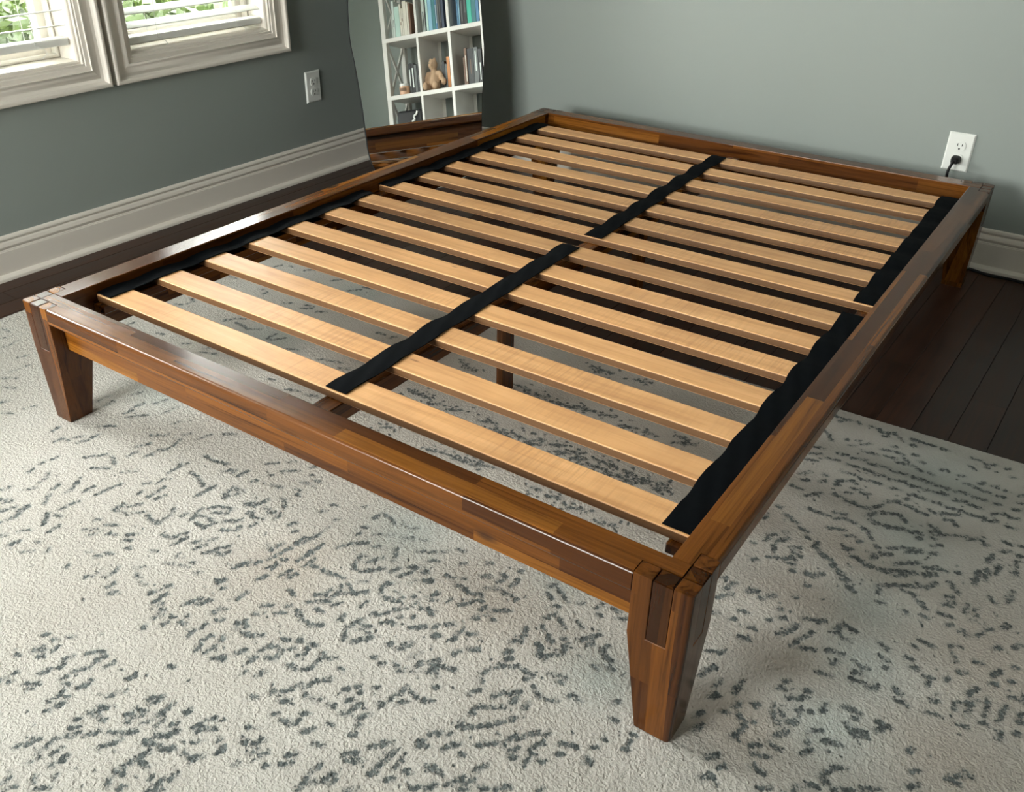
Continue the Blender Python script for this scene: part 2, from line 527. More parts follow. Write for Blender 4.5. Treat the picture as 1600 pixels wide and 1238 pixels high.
for wi, (y0, y1) in enumerate(WIN):
    a, b, c, d = OPEN[wi]
    w = tag(ring_frame('window_%d' % (wi + 1), CP, y0, y1, WZ[0], WZ[1], XL, M['trim']), kind='structure')
    ring_frame('jamb', [(0, -WT), (0, 0.0), (0.006, 0.0), (0.010, -0.004), (0.011, -0.012), (0.012, -WT)], a, b, c, d, XL, M['trim'], w)
    ring_frame('stop_bead', rect_prof(0.012, 0.024, -0.110, -0.085, 0.004), a, b, c, d, XL, M['trim'], w)
    zm = (c + d) / 2 + 0.02
    for (sz0, sz1, xo) in ((c, zm + 0.02, -0.112), (zm - 0.02, d, -0.135)):
        sa = ring_frame('sash', [(0.012, -0.024), (0.012, 0.0), (0.048, 0.0), (0.052, -0.004), (0.056, -0.010), (0.056, -0.024)], a, b, sz0, sz1, XL + xo, M['trim'], w)
        boxo('pane', (XL + xo - 0.016, XL + xo - 0.012, a + 0.05, b - 0.05, sz0 + 0.05, sz1 - 0.05), M['glass'], sa)
    ring_frame('outer_frame', rect_prof(0.012, 0.030, -0.168, -0.137, 0.002), a, b, c, d, XL, M['trim'], w)

for wi, (a, b, c, d) in enumerate(FOPEN):
    bm = bmesh.new()
    k_ = 0.04
    ro = [bm.verts.new((x_, YF + h_, z_)) for h_ in (0.0, 0.02) for x_, z_ in ((a - k_, c - k_), (b + k_, c - k_), (b + k_, d + k_), (a - k_, d + k_))]
    ri = [bm.verts.new((x_, YF + h_, z_)) for h_ in (-0.11, 0.02) for x_, z_ in ((a, c), (b, c), (b, d), (a, d))]
    for k in range(4):
        j = (k + 1) % 4
        bm.faces.new((ro[k], ro[j], ro[4 + j], ro[4 + k]))
        bm.faces.new((ro[4 + k], ro[4 + j], ri[4 + j], ri[4 + k]))
        bm.faces.new((ri[k], ri[j], ri[4 + j], ri[4 + k]))
    w = tag(obj('window_%d' % (wi + 4), bm, M['trim']), kind='structure')
    boxo('pane', (a, b, YF - 0.075, YF - 0.071, c, d), M['glass'], w)
    boxo('meeting_rail', (a, b, YF - 0.09, YF - 0.055, (c + d) / 2 - 0.02, (c + d) / 2 + 0.02), M['trim'], w)

def slat_mesh(wd, ln):
    P = []
    n = 6
    for i in range(n + 1):
        t = i / n * 2 - 1
        P.append((t * wd / 2, -0.0022 * t * t))
    up = [(p, q + 0.0013) for p, q in P]
    dn = [(p, q - 0.0013) for p, q in P][::-1]
    prof = up + dn
    bm = bmesh.new()
    r0 = [bm.verts.new((p, -ln / 2, q)) for p, q in prof]
    r1 = [bm.verts.new((p, ln / 2, q)) for p, q in prof]
    k = len(prof)
    for i in range(k):
        bm.faces.new((r0[i], r0[(i + 1) % k], r1[(i + 1) % k], r1[i]))
    bm.faces.new(r0[::-1])
    bm.faces.new(r1)
    me = bpy.data.meshes.new('blind_slat')
    bmesh.ops.recalc_face_normals(bm, faces=bm.faces)
    bm.to_mesh(me)
    bm.free()
    return me

def blind(wi, tilt, zb, label):
    a, b, c, d = OPEN[wi]
    xc, yc = XL - 0.040, (a + b) / 2
    root = empty('window_blind', (xc, yc, d))
    tag(root, label, 'blind', 'white slatted blinds in the windows')
    ln = b - a - 0.030
    sm = slat_mesh(0.050, ln)
    boxo('head_rail', (-0.028, 0.028, -ln / 2, ln / 2, -0.055, -0.013), M['blind'], root, 0.003)
    zr = zb - d
    boxo('bottom_rail', (-0.026, 0.026, -ln / 2, ln / 2, zr, zr + 0.022), M['blind'], root, 0.004, 2)
    z = zr + 0.022 + 0.034
    while z < -0.08:
        mobj('slat', sm, M['blind'], root, (0, 0, z), (0, tilt, 0))
        z += 0.0425
    for s in (-1, 1):
        for xo in (-0.027, 0.027):
            bm = bmesh.new()
            tube(bm, [(xo, s * (ln / 2 - 0.11), -0.05), (xo, s * (ln / 2 - 0.11), zr + 0.01)], 0.0008, 5)
            obj('ladder_cord', bm, M['cord'], root)
        bm = bmesh.new()
        y = s * (ln / 2 - 0.11)
        tube(bm, catmull([(0.028, y, zr + 0.010), (0.034, y + 0.012, zr + 0.006), (0.036, y + 0.026, zr - 0.010), (0.031, y + 0.014, zr - 0.024), (0.030, y, zr - 0.028)], 6), 0.0011, 5)
        obj('cord_knot', bm, M['cord'], root)
blind(0, R(14), 0.607, 'white slatted blind raised above the sill of the window nearest the mirror')
blind(1, R(-9), 0.636, 'white slatted blind in the window at the photo\'s top left corner')

# ---------------------------------------------------------------- outdoors, seen through the panes
tag(boxo('driveway', (-40, 40, -40, 40, -3.3, -3.2), M['lawn']), kind='structure')
def tree(loc, crown, nleaf, size, mat, label, seed, group):
    rg = np.random.default_rng(seed)
    root = empty('leafy_tree', (loc[0], loc[1], -3.2))
    tag(root, label, 'tree', group)
    n = nleaf
    v = rg.normal(size=(n, 3))
    v /= np.linalg.norm(v, axis=1, keepdims=True)
    rad = rg.uniform(0.45, 1.0, (n, 1)) ** 0.6
    lump = 1 + 0.18 * np.sin(v[:, :1] * 5 + seed) * np.cos(v[:, 1:2] * 6) + 0.12 * np.sin(v[:, 2:3] * 9 + seed)
    c = v * rad * lump * np.array(crown) + np.array([0, 0, loc[2] + 3.2])
    t1 = rg.normal(size=(n, 3))
    t1 /= np.linalg.norm(t1, axis=1, keepdims=True)
    t2 = np.cross(t1, rg.normal(size=(n, 3)))
    t2 /= np.linalg.norm(t2, axis=1, keepdims=True)
    sz = size * rg.uniform(0.6, 1.3, (n, 1))
    q = np.stack([c - t1 * sz, c + t2 * sz * 0.45, c + t1 * sz, c - t2 * sz * 0.45], 1).reshape(-1, 3)
    me = bpy.data.meshes.new('foliage')
    me.vertices.add(4 * n)
    me.vertices.foreach_set('co', q.ravel())
    me.loops.add(4 * n)
    me.loops.foreach_set('vertex_index', np.arange(4 * n))
    me.polygons.add(n)
    me.polygons.foreach_set('loop_start', np.arange(n) * 4)
    me.update(calc_edges=True)
    f = mobj('foliage', me, mat, root)
    f['kind'] = 'stuff'
    bm = bmesh.new()
    h = loc[2] + 3.2
    tube(bm, [(0, 0, 0), (0.03, 0.02, h * 0.5), (-0.03, 0.04, h)], [0.14, 0.10, 0.05], 8)
    obj('trunk', bm, M['bark'], root)
G = 'trees outside the windows'
tree((-4.2, 2.9, -0.35), (1.1, 1.15, 1.0), 5200, 0.075, M['leafa'], 'bright green shrubby tree close outside the left window', 3, G)
tree((-6.2, 5.4, -0.6), (1.2, 1.3, 1.2), 4200, 0.09, M['leafa'], 'bright green tree outside the right window', 4, G)
tree((-8.5, 5.2, 1.3), (2.0, 2.2, 3.0), 6500, 0.14, M['leafb'], 'dark green tree farther back behind the left window', 6, G)  # this crown and the next made taller to lessen light bounced indoors
tree((-9.5, 9.9, 1.3), (2.1, 2.6, 3.0), 6500, 0.14, M['leafb'], 'dark green tree farther back behind the right window', 7, G)
tree((-8.0, 1.0, 1.3), (2.0, 2.4, 3.0), 6000, 0.14, M['leafb'], 'dark green tree level with the left window, mostly hidden by the frame, made tall to block low sky light', 8, G)  # kept and made taller to hold low sky light off the right wall


# ---------------------------------------------------------------- rug
RUG = """4 6 70 894 104 895;5 6 118 933 128 915;3 5 172 965 176 940 167 910;4 6 258 967 268 943;3 5 309 1022 314 998 318 968;6 6 326 1051 354 1032;6 5 365 1074 395 1062;
4 6 427 1121 440 1103;4 6 481 1143 502 1133;3 5 504 1105 516 1078;5 8 645 1124 642 1105;4 7 687 1148 687 1128 710 1129;3 6 707 1114 721 1096;3 7 732 1121 742 1098 743 1073;
5 8 714 1052 742 1032;4 8 716 981 719 965;4 7 734 990 766 955;5 8 710 958 714 928;4 6 736 917 747 886;3 6 789 935 794 891;3 6 843 950 853 930;3 6 649 991 649 963;
3 5 616 986 619 956;3 6 659 919 669 898;3 7 869 1093 871 1069;3 7 855 1056 869 1031;3 7 902 1071 905 1042 918 1021;2 7 919 1009 910 983;3 6 900 965 910 954;3 6 941 962 953 929;
3 6 972 912 997 895;3 6 847 1010 873 984;4 7 795 1148 807 1132;3 8 816 1126 826 1112;4 7 840 1110 872 1125;3 8 843 1164 874 1143;3 6 910 1136 931 1115;4 7 744 1191 745 1179;
4 7 745 1250 742 1237;4 6 738 1218 738 1207;4 6 797 1257 795 1237 779 1226;3 7 840 1255 836 1237;3 7 871 1247 874 1235 853 1197;3 7 899 1222 903 1201;2 8 931 1213 942 1165;
3 6 798 1284 810 1269;4 7 991 1081 993 1043;4 7 987 1047 999 1034;5 8 1007 995 1039 996 1072 988;5 7 1029 1055 1057 1057 1088 1071;3 7 981 1137 988 1126;4 7 1002 1120 1004 1100;
4 8 1001 1165 1000 1156;3 8 1027 1161 1025 1121;3 7 1044 1159 1050 1138;3 7 1103 1105 1108 1057;6 6 1147 1065 1147 1038 1176 1038;3 6 1089 999 1107 1001;3 7 1122 1005 1126 981;
3 8 1208 1063 1218 1050;3 7 1001 1225 1004 1203;3 6 755 1320 762 1302;3 6 800 1337 801 1323;3 7 844 1339 854 1319;3 6 871 1294 850 1269;3 7 783 1337 808 1327;3 8 822 1357 831 1334;
4 8 864 1356 854 1334 848 1316;2 6 853 1379 857 1361;4 8 928 1331 903 1308;4 8 925 1302 935 1301;3 7 866 1287 852 1270;3 8 958 1341 956 1318;3 6 906 1374 925 1358;
3 8 929 1409 936 1389;3 6 969 1407 983 1392;3 7 1008 1380 1002 1370;3 5 962 1371 974 1372;2 7 891 1402 899 1394;3 7 913 1285 921 1249;4 8 1002 1226 1008 1203;
5 6 1005 1224 1040 1219;4 7 1020 1204 1033 1182;5 6 1041 1212 1060 1199;5 8 1074 1200 1095 1207 1112 1204;2 7 1110 1203 1111 1171 1098 1154;4 8 1029 1265 1050 1254;
4 7 1002 1268 1008 1261;4 6 1007 1301 1029 1280;5 6 1030 1307 1041 1281;3 7 1057 1282 1075 1273;3 7 1091 1262 1107 1248;3 7 1099 1277 1111 1266;3 7 1121 1288 1127 1281;
3 8 1102 1318 1112 1311;3 8 1094 1336 1100 1328;2 6 1070 1335 1078 1330;3 5 1136 1364 1134 1349;2 7 1156 1361 1161 1344 1155 1327;2 7 1127 1381 1134 1374;3 8 1182 1375 1186 1362;
3 8 1199 1384 1204 1376;3 8 1075 1384 1075 1379;3 7 1196 1323 1210 1327;3 6 1221 1332 1234 1331;2 6 1183 1313 1193 1303;3 8 1146 1224 1171 1216;5 7 1168 1218 1180 1192;
3 8 1187 1225 1192 1202;3 8 1156 1159 1151 1146 1174 1137 1202 1140 1195 1163 1172 1160;4 8 1148 1139 1146 1121;3 8 1158 1116 1167 1100 1195 1091 1199 1107 1175 1120;
3 7 1131 1163 1134 1149;3 8 1103 1101 1112 1060;4 8 1231 1147 1240 1138;3 8 1253 1133 1252 1118;3 7 1210 1131 1239 1105;3 8 1214 1204 1221 1194;3 8 1230 1214 1240 1195;
3 7 1234 1185 1241 1171;5 8 1254 1214 1265 1201 1267 1185;4 7 1270 1200 1287 1200 1291 1183;3 7 1275 1177 1279 1171;3 8 1213 1068 1223 1055;4 8 1232 1081 1255 1085;
3 8 1333 1211 1340 1191 1346 1182;3 8 1335 1254 1344 1241;3 7 1356 1261 1359 1256;2 9 1399 1262 1400 1241;2 6 1284 1260 1292 1252;2 6 1217 1273 1232 1266;2 6 1219 1252 1218 1242;
2 6 1168 1265 1180 1259;2 6 1243 1261 1260 1255;2 6 1251 1247 1263 1242;3 8 1257 1342 1263 1332;3 8 1282 1355 1285 1340;3 8 1282 1337 1286 1324;2 7 1296 1352 1297 1344;
3 8 1311 1362 1313 1353;2 7 1315 1378 1318 1369;3 8 1267 1314 1273 1308;3 9 1331 1326 1339 1311 1346 1298;3 8 1350 1313 1364 1291;2 8 1389 1313 1393 1298;2 7 1392 1297 1402 1292;
3 8 1341 1379 1343 1371;3 8 1359 1360 1372 1353;2 7 1334 1358 1343 1356;2 9 1318 1404 1318 1395;2 7 1356 1340 1363 1341;2 7 1408 1319 1415 1312;2 7 1400 1348 1400 1334;
2 8 1397 1371 1393 1357;5 8 1433 1384 1425 1363;5 8 1426 1358 1430 1346;3 8 1449 1382 1452 1362;6 7 1467 1383 1482 1368;3 7 1449 1347 1451 1341;3 8 1450 1314 1444 1304;
4 8 1451 1299 1463 1300;4 7 1474 1316 1475 1310;3 8 1493 1352 1501 1338;3 9 1524 1356 1525 1343;3 8 1424 1433 1431 1429;3 9 1391 1488 1394 1477;3 8 1192 1508 1197 1503;
4 8 1215 1504 1224 1502;3 7 1231 1487 1238 1481;3 8 1238 1519 1237 1510;2 7 1212 1541 1216 1523;3 8 1222 1532 1227 1526;3 8 1229 1541 1237 1534;2 6 1197 1561 1201 1558;
4 8 1269 1523 1276 1507;3 8 1279 1536 1280 1529;4 8 1264 1560 1271 1546;5 7 1263 1587 1282 1574;3 7 1275 1590 1283 1584;3 8 1291 1491 1303 1477 1316 1476;2 9 1318 1497 1320 1477;
3 8 1305 1530 1309 1520;3 8 1311 1518 1321 1506;3 8 1340 1493 1344 1479;3 7 1302 1546 1307 1539;3 7 1313 1553 1324 1546;3 8 1341 1544 1345 1534;3 8 1349 1534 1346 1523;
3 8 1389 1488 1393 1477;4 6 1399 1515 1406 1504;3 8 1394 1527 1398 1523;4 8 1329 1570 1328 1557;3 7 1326 1588 1331 1576;5 8 1342 1598 1344 1587 1347 1575;2 8 1339 1566 1344 1562;
4 7 1225 1606 1229 1593 1231 1581;3 7 1238 1599 1241 1593;4 9 1451 1497 1454 1488;2 8 1462 1498 1465 1487 1467 1479;3 8 1462 1542 1449 1531 1454 1519 1467 1513;
3 7 1456 1534 1468 1519;3 7 1480 1534 1488 1518;2 8 1486 1509 1490 1493 1488 1478;3 7 1502 1525 1502 1508;4 9 1519 1481 1521 1469;4 8 1399 1549 1410 1542;4 8 1398 1564 1408 1553;
3 7 1406 1564 1416 1559;3 7 1425 1563 1430 1559;4 9 1557 1491 1556 1473;2 9 1552 1492 1580 1475;2 8 1560 1469 1566 1462;3 8 1391 1584 1396 1578;5 8 1412 1609 1414 1598;
4 7 1402 1619 1405 1604;3 8 1402 1597 1406 1590;4 7 1427 1595 1440 1576;4 8 1398 1645 1399 1634 1396 1622;3 8 1362 1664 1366 1657;3 8 1371 1649 1373 1646;2 8 1375 1640 1376 1636;
4 7 1418 1641 1419 1625;5 8 1433 1652 1437 1640 1438 1629;4 6 1403 1669 1408 1654;5 8 1465 1594 1474 1578 1480 1568;6 8 1453 1568 1471 1558 1487 1544;
7 8 1517 1534 1529 1522 1537 1510;3 8 1520 1512 1525 1500;9 9 1513 1552 1527 1542 1544 1543;8 9 1543 1544 1558 1533;8 9 1524 1583 1527 1573 1531 1558;5 9 1516 1607 1523 1593;
5 8 1531 1576 1549 1575;3 8 1573 1529 1588 1531;3 8 1595 1529 1602 1518;2 7 1570 1510 1577 1505;3 8 1615 1503 1616 1490;2 7 1560 1496 1564 1486;2 8 1402 1709 1403 1698;
2 7 1415 1714 1420 1700;3 7 1435 1682 1432 1675;3 6 1457 1667 1455 1657;3 8 1452 1687 1463 1674;3 7 1531 1628 1522 1617;4 9 1546 1622 1550 1615;2 8 1530 1605 1533 1604;
3 8 1585 1588 1586 1576;3 8 1594 1570 1594 1559;4 8 1582 1601 1600 1588;2 7 1570 1587 1568 1582;3 7 1140 939 1157 924;3 7 1186 941 1213 922;3 7 1227 896 1234 885;
5 7 1086 1009 1105 993;2 9 1122 1004 1126 982;3 7 1173 909 1185 898;3 8 1161 1003 1167 996;3 7 1205 986 1228 983;3 7 1255 971 1269 967;3 7 1270 982 1279 982;3 7 1249 946 1266 941;
3 7 1267 924 1278 923;3 6 1247 915 1256 913;3 6 1173 967 1180 961;4 7 1160 1073 1144 1053 1146 1039 1172 1034;5 6 1160 1060 1174 1045;3 7 1166 1102 1187 1096;
4 6 1197 1101 1199 1091;4 8 1213 1067 1221 1055;3 8 1227 1057 1235 1028;4 7 1234 1078 1239 1072;6 7 1248 1049 1274 1054;5 8 1267 1059 1275 1050;3 8 1289 1064 1291 1045;
5 6 1250 1088 1273 1077;2 8 1269 1109 1270 1094;3 7 1254 1008 1272 1014 1283 1031;4 8 1233 1148 1242 1139;4 8 1253 1133 1254 1119;2 7 1227 1118 1240 1106;2 7 1353 968 1363 963;
2 6 1410 937 1413 932;2 6 1349 999 1355 992;2 8 1327 1063 1336 1049;4 8 1349 1073 1352 1066;3 8 1379 1114 1378 1072;4 9 1385 1094 1391 1074;2 8 1366 1159 1377 1116;
3 8 1393 1065 1397 1051;2 5 1396 1049 1397 1021;2 6 1392 1002 1396 993;4 7 1336 1128 1352 1138 1354 1121 1357 1108;3 8 1415 1131 1421 1101 1422 1069;3 8 1416 1120 1420 1091;
2 8 1437 1133 1438 1107;5 8 1383 1175 1395 1157;3 8 1332 1210 1340 1184;3 8 1353 1183 1361 1170;3 9 1392 1208 1398 1189;3 9 1398 1262 1400 1242;2 7 1385 1143 1397 1140;
2 7 1417 1176 1425 1156;2 8 1433 1175 1437 1157;4 6 1273 1182 1281 1174;3 7 1286 1201 1290 1183;4 8 1341 1254 1341 1240;2 6 1356 1261 1359 1256;4 8 1447 1124 1460 1122;
4 9 1473 1123 1492 1120 1516 1118;3 9 1458 1194 1475 1200;4 8 1507 1176 1519 1166 1520 1151;4 8 1533 1174 1536 1153 1528 1134;3 8 1507 1199 1519 1189 1536 1177;
4 7 1549 1179 1556 1167;3 8 1531 1202 1542 1202;4 9 1451 1059 1459 1046 1466 1031;3 8 1475 1030 1490 1014;2 7 1503 1019 1520 1012;4 9 1515 1087 1508 1072 1502 1048;
3 9 1545 1000 1557 1013 1563 1029;4 8 1526 1059 1532 1045 1542 1031;5 8 1531 1086 1549 1069 1561 1053;3 8 1578 1056 1584 1037;3 6 1504 1046 1515 1047;
3 8 1451 953 1456 932 1475 930 1496 942;4 7 1456 1008 1460 1000;2 7 1450 987 1458 979;2 7 1489 985 1495 981;2 6 1509 974 1515 970;2 6 1512 934 1518 932;2 6 1536 964 1555 956;
2 6 1528 936 1544 928;2 6 1572 950 1579 945;2 6 1583 982 1593 972;2 7 1607 968 1624 956;4 6 1620 990 1630 983;5 8 1598 1055 1608 1038 1611 1019;3 8 1598 1025 1613 1017;
3 8 1624 1012 1636 1019;4 8 1641 1039 1654 1030;3 6 1626 1060 1630 1047;4 9 1598 1107 1591 1098 1590 1084 1600 1075;3 7 1610 1112 1634 1109 1641 1096 1625 1088;
4 8 1534 1122 1553 1133 1563 1135;3 8 1546 1144 1564 1132;3 8 1568 1127 1578 1118;4 6 1545 1110 1559 1098;2 7 1651 1084 1653 1081;3 8 1629 1153 1640 1137;3 8 1618 1156 1627 1154;
3 8 1646 1128 1660 1112;2 7 1591 1152 1593 1138;3 8 1665 1101 1667 1087;3 7 1680 1098 1685 1097;3 8 1693 1089 1703 1097;3 8 1663 1136 1666 1132;2 7 1683 1124 1683 1116;
2 8 1648 1163 1655 1151;2 7 1658 1155 1668 1150;3 8 1697 1142 1714 1127;4 8 1727 1122 1730 1114;4 8 1739 1135 1744 1132;2 7 1681 1057 1683 1050;
7 9 1617 1228 1606 1207 1609 1188 1617 1174;7 9 1627 1193 1637 1182;7 9 1642 1195 1657 1197;7 8 1634 1225 1649 1207 1655 1199;5 9 1581 1199 1582 1183;3 8 1691 1195 1688 1188;
5 8 1707 1183 1718 1169;4 8 1448 1250 1460 1240;4 7 1481 1228 1488 1221;4 8 1449 1272 1455 1268;4 9 1483 1249 1492 1240;4 8 1449 1311 1441 1303;4 8 1455 1302 1451 1292;
3 8 1468 1314 1486 1311 1500 1297;5 8 1515 1226 1527 1235 1546 1236;4 8 1548 1239 1565 1223;2 7 1504 1226 1515 1222;3 8 1449 1344 1446 1338;2 7 1532 1287 1543 1280;
4 7 1555 1275 1559 1268;2 6 1390 1301 1402 1291;4 8 1450 1346 1450 1340;3 8 1491 1351 1500 1337;7 8 1478 1377 1488 1373;4 8 1523 1355 1525 1341;4 8 1521 1328 1526 1310;
6 8 1528 1309 1542 1303 1553 1310 1554 1325 1540 1331;2 6 1532 1380 1536 1368;2 7 1554 1369 1563 1353;4 8 1558 1296 1564 1291;4 8 1558 1276 1563 1271;
4 8 1578 1301 1586 1291 1582 1277;3 8 1580 1267 1590 1264;4 9 1616 1304 1615 1291 1617 1276;4 9 1611 1278 1612 1270;3 8 1580 1322 1598 1320;2 8 1606 1315 1618 1305;
3 8 1538 1286 1544 1282;4 6 1626 1275 1637 1266;2 8 1655 1280 1662 1279;4 8 1598 1374 1612 1373;3 8 1612 1369 1620 1355 1625 1341;3 8 1621 1382 1635 1374;
3 8 1635 1342 1643 1320 1662 1302;2 7 1645 1349 1660 1352;2 7 1669 1349 1673 1343;2 8 1580 1402 1587 1398;3 9 1692 1308 1696 1303;2 8 1702 1294 1706 1289;3 8 1715 1301 1717 1297;
4 9 1710 1324 1713 1314;3 9 1717 1346 1728 1338 1727 1323 1732 1314;2 7 1693 1342 1702 1342;4 9 1668 1380 1678 1374;2 8 1651 1408 1662 1402;2 8 1669 1405 1674 1390;
3 9 1693 1403 1703 1391;2 7 1633 1407 1637 1401;2 7 1714 1371 1722 1370;2 8 1746 1337 1755 1322;2 7 1753 1351 1757 1345;2 8 1755 1368 1761 1363;2 8 1722 1411 1732 1406;
2 8 1619 1446 1624 1442;2 8 1632 1467 1635 1463;3 8 1647 1461 1651 1456;3 9 1658 1473 1660 1466;3 7 1650 1449 1657 1446;3 8 1670 1471 1676 1460;3 8 1702 1448 1711 1441;
2 8 1708 1463 1715 1455;2 8 1689 1478 1692 1475;2 7 1652 1502 1654 1498;3 8 1616 1500 1617 1491;2 7 1598 1485 1601 1483;3 9 1751 1441 1755 1432;3 9 1756 1480 1755 1464 1752 1450;
3 9 1777 1446 1777 1434 1787 1433 1788 1446;2 6 1766 1464 1769 1455;3 8 1771 1400 1785 1386;2 8 1780 1406 1800 1392;2 7 1815 1442 1826 1431;3 9 1793 1370 1801 1360;
2 8 1805 1355 1818 1341;5 9 1825 1395 1824 1382 1828 1370 1829 1351;4 8 1824 1404 1829 1393;4 7 1848 1377 1847 1363 1844 1349;4 9 1849 1398 1856 1391;4 9 1862 1372 1871 1367;
5 9 1846 1321 1854 1313;3 8 1853 1326 1864 1318;3 9 1853 1301 1865 1289;6 8 1884 1346 1902 1343;6 8 1905 1377 1911 1365;3 8 1888 1388 1893 1382;5 9 1764 1284 1765 1268;
4 9 1770 1260 1770 1249;4 8 1776 1252 1796 1256;3 8 1778 1281 1788 1271;2 8 1808 1254 1817 1248;2 7 1753 1299 1760 1297;2 7 1730 1278 1733 1275;5 8 1723 1220 1739 1231;
4 5 1744 1224 1775 1206;8 9 1781 1203 1783 1190 1778 1179;3 8 1758 1207 1756 1194;5 8 1707 1195 1720 1174;3 6 1735 1197 1743 1180;2 8 1703 1236 1707 1233;2 7 1684 1232 1690 1228;
4 7 1687 1194 1691 1189;3 8 1653 1157 1656 1149;3 8 1694 1145 1715 1128;3 8 1728 1124 1730 1112;3 8 1741 1137 1748 1130;4 8 1626 1021 1634 1015;4 8 1643 1040 1656 1031;
3 7 1619 990 1631 984;2 7 1620 959 1632 948;2 7 1644 933 1659 930;2 8 1673 1005 1684 1002;2 8 1672 963 1679 958;2 7 1708 933 1719 931;6 9 1755 965 1763 951;4 9 1750 945 1761 945;
4 7 1747 991 1767 979;3 7 1723 970 1741 959;3 9 1782 963 1783 951;3 9 1783 948 1784 938;3 8 1773 920 1777 919;2 8 1780 984 1795 979;2 7 1807 988 1809 982;3 7 1698 995 1703 992;
3 7 1701 1016 1707 1012;3 8 1714 1016 1733 1017 1750 1009;5 7 1710 1059 1712 1049;6 9 1731 1053 1743 1040;4 9 1741 1037 1758 1021;4 8 1768 1041 1773 1029;5 9 1785 1033 1801 1021;
3 8 1806 1019 1816 1012;5 7 1772 1055 1786 1045;3 8 1771 1066 1776 1061;2 8 1798 1049 1804 1049;2 8 1680 1058 1682 1052;2 7 1681 1074 1686 1069;3 8 1694 1091 1707 1100;
4 8 1727 1123 1730 1113;3 7 1734 1106 1754 1094;4 9 1738 1136 1747 1131;6 8 1783 1101 1797 1091;2 8 1770 1126 1771 1097;5 8 1787 1149 1797 1138;4 8 1805 1129 1821 1118;
6 9 1769 1188 1779 1174;3 8 1855 1075 1868 1066;2 9 1867 1064 1859 1033;4 8 1858 1100 1863 1089;3 8 1867 1109 1875 1108;4 8 1837 923 1848 911;3 9 1856 919 1873 929 1885 937;
3 8 1846 939 1861 946;3 8 1873 960 1880 955;4 8 1873 994 1882 975;3 9 1878 1012 1885 1019;3 9 1898 1026 1910 1037;4 8 1894 1053 1905 1061 1906 1072;2 8 1920 1077 1927 1057;
3 9 1894 980 1912 996;3 8 1939 1049 1934 1025;3 7 1923 970 1936 980;3 8 1904 930 1910 926;3 7 1936 926 1939 906;4 8 1943 934 1950 937;5 8 1957 907 1974 908;5 7 1973 926 1989 919;
4 8 1945 1006 1957 997;5 8 1962 1006 1964 989 1967 975;5 8 1986 1005 1995 991;4 8 2000 1015 2012 1014;2 8 1923 1021 1926 1017;6 9 1780 1204 1780 1186 1791 1182;
4 8 1771 1182 1797 1205;2 8 1796 1182 1812 1178;5 7 1805 1223 1812 1218;4 8 1783 1101 1795 1091;4 8 1789 1149 1795 1139;4 8 1804 1127 1820 1118;2 9 1738 1137 1745 1130;
2 8 1770 1127 1770 1095;3 8 1855 1073 1867 1062;2 8 1865 1059 1860 1037;4 8 1857 1101 1865 1093;3 8 1868 1110 1874 1106;4 9 1853 1159 1860 1138 1872 1123;
5 9 1881 1121 1892 1113 1908 1114;3 8 1909 1116 1922 1116 1921 1127;3 7 1855 1166 1866 1175;3 9 1858 1204 1869 1186;3 9 1935 1134 1948 1142;2 7 1952 1146 1969 1144 1979 1136;
3 9 1894 1189 1900 1175 1921 1160;3 9 1923 1181 1925 1171 1922 1152;4 9 1885 1217 1897 1209 1916 1196;3 7 1944 1180 1947 1165;2 8 1939 1207 1943 1202;3 8 1880 1233 1883 1223;
4 9 1882 1262 1879 1252;3 9 1887 1261 1907 1246;2 8 1914 1238 1919 1234;3 8 1925 1227 1932 1219;2 8 1807 1255 1816 1249;3 9 1853 1300 1868 1287;3 7 1875 1285 1882 1278;
3 9 1884 1311 1891 1301 1902 1286;2 9 1923 1276 1928 1273;3 9 1932 1266 1944 1256;6 8 1956 1253 1956 1242 1961 1227;4 8 1966 1232 1977 1218 1986 1205;
5 9 1992 1238 1996 1229 2002 1216;3 8 1968 1257 1977 1245;3 8 1975 1263 1981 1262;3 9 2000 1243 2004 1242;3 8 1999 1264 1999 1250;2 8 2015 1247 2018 1245;4 7 1996 1206 2002 1196;
2 8 1912 1303 1917 1299;5 8 1887 1349 1898 1344 1910 1344;4 8 1925 1355 1934 1341 1937 1331;5 9 1945 1339 1952 1326;3 9 1946 1313 1956 1296;3 8 1907 1375 1911 1364;
3 8 1946 1351 1955 1343;3 8 1966 1332 1985 1322;3 8 1992 1315 2003 1307;2 7 2039 1288 2041 1284;2 8 1960 1104 1969 1101;2 7 1941 1097 1969 1089;5 8 1990 1120 1995 1113 2011 1119;
2 9 2057 1090 2061 1084;2 8 2066 1121 2075 1120;2 8 2025 1206 2037 1196 2048 1195;2 8 2066 1182 2073 1178;2 8 2030 1223 2036 1218;4 8 2069 1213 2078 1207 2068 1202;
3 9 2110 1157 2108 1140;2 8 2103 1129 2111 1124;2 7 2075 1160 2077 1160;3 8 2012 1031 2024 1033;3 8 1987 1006 2014 1019;4 7 1993 1041 2002 1044;4 8 1951 1001 1963 981;
3 8 1965 1009 1970 1003;3 8 1891 1053 1906 1061 1905 1072;2 8 1912 1075 1927 1061;3 9 1902 1031 1912 1035;2 8 1937 1047 1934 1023;2 7 1922 1020 1927 1019;7 8 2103 750 2114 721;
7 8 2101 775 2118 752;4 8 2085 725 2094 719;9 9 2139 731 2154 721;7 8 2166 734 2183 713;5 8 2144 787 2158 783;6 8 2140 619 2152 611;8 8 2163 610 2181 595;5 8 2119 644 2124 637;
4 8 2186 634 2192 630;8 8 2212 625 2229 621;5 8 2228 618 2239 607;5 9 2212 553 2237 563;4 8 2245 577 2267 594;5 9 2269 602 2279 599;4 8 2285 620 2298 625;3 8 2222 659 2228 655;
